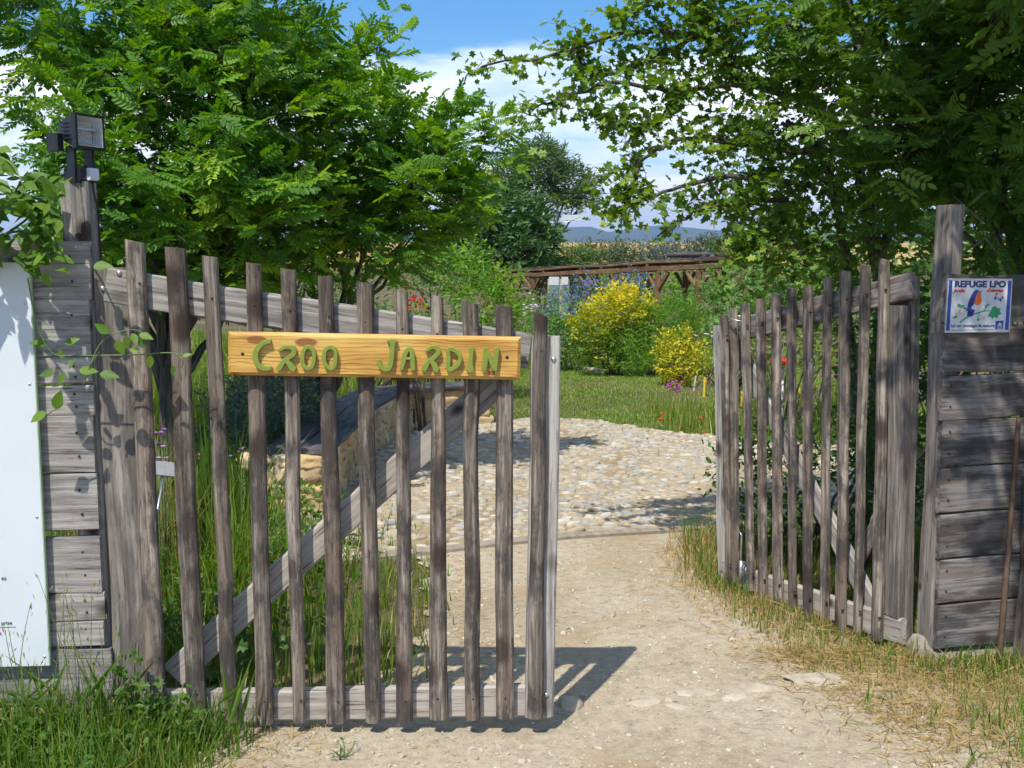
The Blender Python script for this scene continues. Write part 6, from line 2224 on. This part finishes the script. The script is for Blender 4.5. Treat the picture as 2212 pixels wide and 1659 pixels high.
# single weed plants and wild oats in front of the fence
def oat(px, pyb, Y, hpx, lab, n=4, mat='dry_grass'):
    b = A(px, pyb, Y)
    base = np.array([b[0], Y, float(T(b[0], Y))])
    root = empty('wild_oat', base)
    tag(root, lab, 'grass plant', 'wild oats before the left fence')
    ht = hpx / FPX * Y
    mb = MB()
    SP, SA = [], []
    for k in range(n):
        top = np.array([rng.normal(0, .05), rng.normal(-.03, .03), ht * rng.uniform(.75, 1.0)])
        st = np.array([rng.normal(0, .02), rng.normal(0, .015), -.02])
        mid = (st + top) / 2 + np.array([rng.normal(0, .015), 0, .02])
        t = np.linspace(0, 1, 9)[:, None]
        c = (1 - t) ** 2 * st + 2 * t * (1 - t) * mid + t ** 2 * top
        mb.tube(c, np.linspace(.0022, .0010, 9), 4)
        for j in range(12):
            q_ = c[rng.integers(5, 9)] + np.array([rng.normal(0, .022), rng.normal(0, .01), rng.uniform(-.05, .015)])
            SP.append(q_); SA.append((rng.normal(0, .3), 0, -1))
    mb.build('stalks', M['greystem'], root, smooth=True)
    SP = np.array(SP)
    leaf_crown('spikelets', root, M[mat], LONG, SP, np.array(SA, float), unit(len(SP)), rng.uniform(.018, .028, len(SP)), rng.normal(.3, .12, len(SP)).clip(0, 1))
    nb_ = 6
    X_, Y_ = base[0] + rng.normal(0, .02, nb_), base[1] + rng.normal(0, .02, nb_)
    ax_ = np.stack([rng.normal(0, .7, nb_), rng.normal(0, .3, nb_), np.ones(nb_)], -1)
    leaf_crown('leaves', root, M['grass'], t_simple(.07, .01), np.stack([rng.normal(0, .02, nb_), rng.normal(0, .02, nb_), rng.uniform(.02, .2, nb_)], -1), ax_, unit(nb_), rng.uniform(.15, .28, nb_), rng.normal(.3, .1, nb_).clip(0, 1))


oat(185, 1560, 3.42, 440, 'tallest wild oat plant, its seed heads before the fence planks', 6)
oat(60, 1560, 3.40, 390, 'wild oat plant in front of the white panel', 5)
oat(235, 1560, 3.46, 400, 'wild oat plant at the joint of fence and gate', 4)
oat(140, 1580, 3.38, 260, 'short wild oat plant below the white panel corner', 4)
oat(480, 1600, 3.44, 180, 'wild oat plant before the bottom rail of the sign gate', 3)


def weed_plant(px, pyb, Y, hpx, lab, n=60, wpx=60, mat='weed', leaf=(.02, .045), tmpl=None):
    b = A(px, pyb, Y)
    base = np.array([b[0], Y, float(T(b[0], Y))])
    root = empty('weed_plant', base)
    tag(root, lab, 'plant', 'leafy weeds at the gate foot')
    ht, wd = hpx / FPX * Y, wpx / FPX * Y
    mb = MB()
    P_, A_ = [], []
    for k in range(max(4, n // 14)):
        top = np.array([rng.normal(0, wd * .45), rng.normal(-.02, .03), ht * rng.uniform(.55, 1.0)])
        c = np.linspace(0, 1, 6)[:, None] * top + np.array([rng.normal(0, .01), rng.normal(0, .01), 0]) * np.sin(np.linspace(0, 3, 6))[:, None]
        mb.tube(c, np.linspace(.004, .0015, 6), 5)
        for j in range(14):
            f = rng.uniform(.12, 1)
            P_.append(f * top + rng.normal(0, .006, 3)); A_.append(np.array([rng.normal(0, .8), rng.normal(-.3, .5), rng.normal(.1, .3)]))
    mb.build('stems', M['greystem'], root, smooth=True)
    P_ = np.array(P_)
    leaf_crown('leaves', root, M[mat], tmpl or [LOBED, OVAL], P_, np.array(A_), unit(len(P_)) * .5 + np.array([0, -.5, 1]), rng.uniform(*leaf, len(P_)), rng.normal(.5, .2, len(P_)).clip(0, 1))


weed_plant(285, 1560, 3.50, 290, 'upright leafy weed in front of the hinge stile of the sign gate', 90, 50)
weed_plant(330, 1580, 3.46, 170, 'bushy weed before the first picket', 90, 70)
weed_plant(60, 1620, 3.36, 130, 'dense low weed in the lower left corner', 110, 110)
weed_plant(420, 1590, 3.46, 110, 'low weed under the second picket', 60, 50)
weed_plant(200, 1640, 3.32, 120, 'spreading weed right of the lower left corner', 90, 90)
weed_plant(735, 1640, 3.42, 55, 'tiny spurge sprig alone on the path', 30, 30, leaf=(.012, .022), tmpl=[LONG])

# verge under the open gate
X, Y = patch(34000, .75, 2.6, 4.05, 6.75, lambda X, Y: smooth01((X - pr(Y) + .06) / .22) ** 1.3 * (.35 + .65 * clump(X, Y, 5)))
h = rng.uniform(.05, .20, len(X)) * np.interp(Y, [4.0, 4.6, 5.4, 6.2, 6.8], [.35, .42, .6, 1.2, 1.0]) * np.interp(X - pr(Y), [0, .2, .5], [.6, .9, 1.0])
tint = (rng.normal(.46, .24, len(X)) + .12 * clump(X, Y, 3, 1) - .18 * np.interp(X - pr(Y), [0, .35], [0, 1])).clip(0, 1)
blades('verge_grass', 'half dry grass strip between the path and the open gate', X, Y, h, rng.uniform(.004, .008, len(X)), M['dry_grass'], tint)
X, Y = patch(8000, .9, 2.6, 4.2, 6.75, lambda X, Y: smooth01((X - pr(Y) - .04) / .12) * clump(X, Y, 4, 2))
blades('verge_grass', 'fresh green blades in the strip under the open gate', X, Y, rng.uniform(.06, .20, len(X)) * np.interp(Y, [4.3, 5.4, 6.2], [.5, .7, 1.5]), rng.uniform(.005, .010, len(X)), M['grass'], rng.normal(.42, .16, len(X)).clip(0, 1))
# dry grass in the lower right corner
X, Y = patch(46000, 1.0, 3.4, 3.1, 4.5, lambda X, Y: smooth01((X - np.interp(Y, [3.0, 3.4, 3.75, 4.0, 4.15, 4.5], [1.46, 1.36, 1.24, 1.10, .98, .90])) / .40) ** 1.4 * (.35 + .65 * clump(X, Y, 6)))
h = rng.uniform(.015, .085, len(X)) * np.interp(X, [1.0, 1.6, 2.2], [.45, .8, 1.1])
blades('dry_grass', 'straw coloured trampled grass in the lower right corner', X, Y, h, rng.uniform(.003, .006, len(X)), M['dry_grass'], (rng.normal(.60, .22, len(X))).clip(0, 1), lean=1.1)
X, Y = patch(6500, 1.1, 3.2, 3.3, 4.6, lambda X, Y: smooth01((X - 1.25) / .3) * clump(X, Y, 5, 3) ** 2)
blades('green_tufts', 'short green tufts among the straw grass at the lower right', X, Y, rng.uniform(.04, .15, len(X)), rng.uniform(.004, .009, len(X)), M['grass'], rng.normal(.42, .2, len(X)).clip(0, 1), lean=.6)
X, Y = patch(4200, -1.15, -.35, 3.2, 3.75, lambda X, Y: smooth01(1 - np.abs(X + .86 - .25 * (Y - 3.4)) / .30) * (.2 + .8 * clump(X, Y, 8)))
blades('dry_litter', 'dry flattened grass between the left weeds and the path', X, Y, rng.uniform(.015, .07, len(X)), rng.uniform(.003, .005, len(X)), M['dry_grass'], rng.normal(.6, .25, len(X)).clip(0, 1), lean=1.1)
# straw lying flat along the path edges
n = 1500
Y = rng.uniform(3.3, 6.6, n)
side = rng.random(n) < .5
X = np.where(side, pl(Y) + rng.exponential(.07, n), pr(Y) - rng.exponential(.08, n))
o = leaf_crown('straw', None, M['dry_grass'], t_simple(.05, .0), np.stack([X, Y, T(X, Y) + .014], -1), np.stack([rng.normal(size=n), rng.normal(size=n), np.abs(rng.normal(0, .08, n))], -1), np.tile([0, 0, 1.0], (n, 1)) + rng.normal(0, .2, (n, 3)), rng.uniform(.02, .09, n), rng.uniform(.5, 1, n))
tag(o, 'bits of dry straw littering the edges of the path', 'straw', kind='stuff')
# matted dead grass under the standing blades
n = 17000
Y = rng.uniform(3.1, 6.4, n) ; Y = np.where(rng.random(n) < .6, rng.uniform(3.1, 4.5, n), Y)
lo = np.where(Y < 4.1, np.interp(Y, [3.0, 3.4, 3.75, 4.0, 4.15], [1.42, 1.32, 1.20, 1.08, .96]), pr(Y))
X = lo - .10 + (rng.random(n) ** .8) * np.where(Y < 4.3, 1.5, .75)
k = rng.random(n) < smooth01((X - lo + .12) / .3) * (.35 + .65 * clump(X, Y, 7))
X, Y = X[k], Y[k]
n = len(X)
o = leaf_crown('matted_straw', None, M['dry_grass'], t_simple(.045, .0), np.stack([X, Y, T(X, Y) + rng.uniform(.012, .03, n)], -1), np.stack([rng.normal(size=n), rng.normal(size=n), rng.normal(.05, .12, n)], -1), np.tile([0, 0, 1.0], (n, 1)) + rng.normal(0, .3, (n, 3)), rng.uniform(.03, .11, n), rng.normal(.58, .2, n).clip(0, 1))
tag(o, 'matted dead grass on the ground along the open gate and right fence', 'straw', kind='stuff')
# lawn behind the cobbles
X, Y = patch(105000, -1.0, 5.0, 10.2, 19.3, lambda X, Y: smooth01((Y - far_edge(X) + .15) / .2) * (.45 + .55 * clump(X, Y, 2.4)))
worn = smooth01(1 - (np.abs((X - 2.0) - .25 * (Y - 13)) / .8)) * smooth01((Y - 13.4) / 1.2)
k = rng.random(len(X)) > worn * .75
X, Y = X[k], Y[k]
blades('lawn', 'short green lawn between the cobbles and the bushes', X, Y, rng.uniform(.02, .06, len(X)), rng.uniform(.010, .018, len(X)), M['lawn'], (rng.normal(.45, .2, len(X)) + .2 * worn[k]).clip(0, 1), segs=2, lean=.5)
# rough ground cover right of the lawn, behind the open gate
X, Y = patch(22000, 1.6, 6.5, 6.7, 13.0, lambda X, Y: smooth01((Y - far_edge(np.minimum(X, 3.2)) + .2) / .2 + (X > 3.1)) * (.4 + .6 * clump(X, Y, 3)))
blades('bed_grass', 'yellowing rough grass behind the open gate', X, Y, rng.uniform(.08, .38, len(X)) * (.5 + .8 * clump(X, Y, 2, 2)), rng.uniform(.007, .014, len(X)), M['grass'], (rng.normal(.6, .2, len(X))).clip(0, 1))
# blades in the joints of the cobbles
X, Y = patch(2600, BX0, BX1, 6.5, 12, lambda X, Y: (clump(X, Y, 3, 1) ** 4) * smooth01((Y - edge_y(X) - .05) / .1))
blades('joint_grass', 'small grass blades growing in the cobble joints', X, Y, rng.uniform(.03, .12, len(X)), rng.uniform(.004, .008, len(X)), M['grass'], rng.normal(.6, .2, len(X)).clip(0, 1))
# grass of the garden beyond the bushes
X, Y = patch(26000, .2, 14, 19.0, 42)
blades('garden_grass', 'green ground cover under the bushes and the pergola', X, Y, rng.uniform(.15, .45, len(X)), rng.uniform(.02, .04, len(X)), M['lawn'], rng.normal(.4, .2, len(X)).clip(0, 1), segs=2)
# standing wheat along the crest of the field
n = 50000
X = rng.uniform(-75, 75, n); Y = rng.uniform(86, 172, n)
blades('wheat_ears', 'ripe golden wheat standing on the rise behind the garden', X, Y, rng.uniform(.5, .85, n), rng.uniform(.12, .3, n), M['dry_grass'], rng.normal(.78, .12, n).clip(0, 1), segs=2, lean=.2, cat='wheat')


# flowers, each its own plant
def flower(px, pyf, pyb, Y, r, mat, lab, n=1, name='poppy', group='red poppies', spread=.0):
    b = A(px, pyb, Y)
    base = np.array([b[0], Y, float(T(b[0], Y))])
    top = A(px, pyf, Y) - base
    top[2] = max(top[2], .06)
    root = empty(name, base)
    tag(root, lab, 'flower', group)
    mb = MB()
    cs = []
    for k in range(n):
        tp = top + np.array([rng.normal(0, spread), rng.normal(0, spread), rng.normal(0, spread * .6)])
        mb.tube([(0, 0, -.02), tuple(tp * .5 + np.array([.01, 0, .01])), tuple(tp)], [.0025, .002, .0015], 4)
        cs.append(tp)
    mb.build('stem', M['greystem'], root, smooth=True)
    P_, A_, N_ = [], [], []
    for c in cs:
        for j in range(5):
            a = j / 5 * 6.283 + rng.uniform(0, .6)
            P_.append(c); A_.append((math.cos(a), math.sin(a) * .8 - .15, .55)); N_.append((-math.cos(a) * .5, -math.sin(a) * .5, 1))
    leaf_crown('petals', root, mat, t_oval(1.0, .12), np.array(P_), np.array(A_, float), np.array(N_, float), np.full(len(P_), r), rng.random(len(P_)), kind='stuff' if n > 1 else None)


for (px, pf, pb, Y, r, lab) in ((1431, 898, 915, 12.1, .045, 'left poppy of the pair at the edge of the cobbles'), (1426, 908, 918, 11.5, .038, 'small poppy directly below the left edge poppy'), (1513, 912, 925, 11.8, .04, 'poppy at the cobble edge nearest the open gate'), (1524, 828, 862, 14.3, .045, 'poppy beside the yellow stake and the golden shrub'),
                               (600, 874, 900, 8.6, .034, 'poppy in front of the grey lavender behind the sign gate'), (607, 880, 900, 8.65, .026, 'half open poppy touching the lavender poppy'), (1606, 850, 880, 13.2, .035, 'poppy behind the end stile of the open gate'), (1520, 955, 965, 10.9, .02, 'fallen poppy on the cobbles')):
    flower(px, pf, pb, Y, r, M['poppy'], lab)
for (px, pf, pb, Y, lab) in ((345, 935, 1010, 5.2, 'mallow flowers between the first two pickets, upper'), (340, 968, 1040, 5.1, 'mallow flowers between the first two pickets, lower'), (512, 975, 1050, 6.4, 'mallow flowers before the end of the bench'), (465, 990, 1060, 6.0, 'mallow flowers between third and fourth pickets'), (360, 985, 1060, 5.3, 'mallow flowers behind the second picket')):
    flower(px, pf, pb, Y, .016, M['violet_flower'], lab, n=4, name='mallow', group='mallow flowers behind the sign gate', spread=.03)
for (px, pf, pb, Y, n_, lab) in ((1456, 843, 856, 14.8, 26, 'magenta flower patch at the foot of the golden shrub'),):
    flower(px, pf, pb, Y, .028, M['magenta_flower'], lab, n=n_, name='magenta_flowers', group=None, spread=.07)
for (px, pf, pb, Y, n_, mt, lab) in ((1485, 662, 760, 19, 16, 'violet_flower', 'violet flower spikes left of the hawthorn edge'), (1150, 660, 760, 17.0, 18, 'white_flower', 'pale pink flowers left of the blue bush'), (1565, 700, 770, 15, 10, 'white_flower', 'white flowers beside the end pickets of the open gate'), (1530, 735, 800, 16.5, 8, 'white_flower', 'small white flowers right of the golden shrub')):
    flower(px, pf, pb, Y, .035, M[mt], lab, n=n_, name='border_flowers', group=None, spread=.12)
# white fallen signboard at the foot of the bank, seen between the pickets
c = A(355, 1012, 5.0)
mb = MB(); mb.box(-.06, .06, 0, .008, -.035, .035)
o = mb.build('plant_marker', M['marker'])
o.location = (c[0], 5.0, c[2]); o.rotation_euler = (R(-35), R(8), R(10))
mb = MB(); mb.tube([(0, .02, -.02), (0, .04, -.40)], .006, 6)
s_ = mb.build('marker_stick', M['steel'], o, smooth=True)
tag(o, 'tilted pale plant marker behind the first picket', 'marker')

# ------------------------------------------------------------------ air
mh, th_, bh, oh = new_mat('haze_air')
th_.nodes.remove(bh)
pv = th_.nodes.new('ShaderNodeVolumePrincipled')
pv.inputs['Color'].default_value = (0.50, 0.68, 0.98, 1)
pv.inputs['Density'].default_value = HAZE
pv.inputs['Anisotropy'].default_value = 0.2
th_.links.new(pv.outputs[0], oh.inputs['Volume'])
mb = MB(); mb.box(-9500, 9500, -600, 12500, -30, 420)
hz_ = mb.build('haze', mh)
tag(hz_, 'thin blue summer haze over the distant hills', 'haze', kind='stuff')
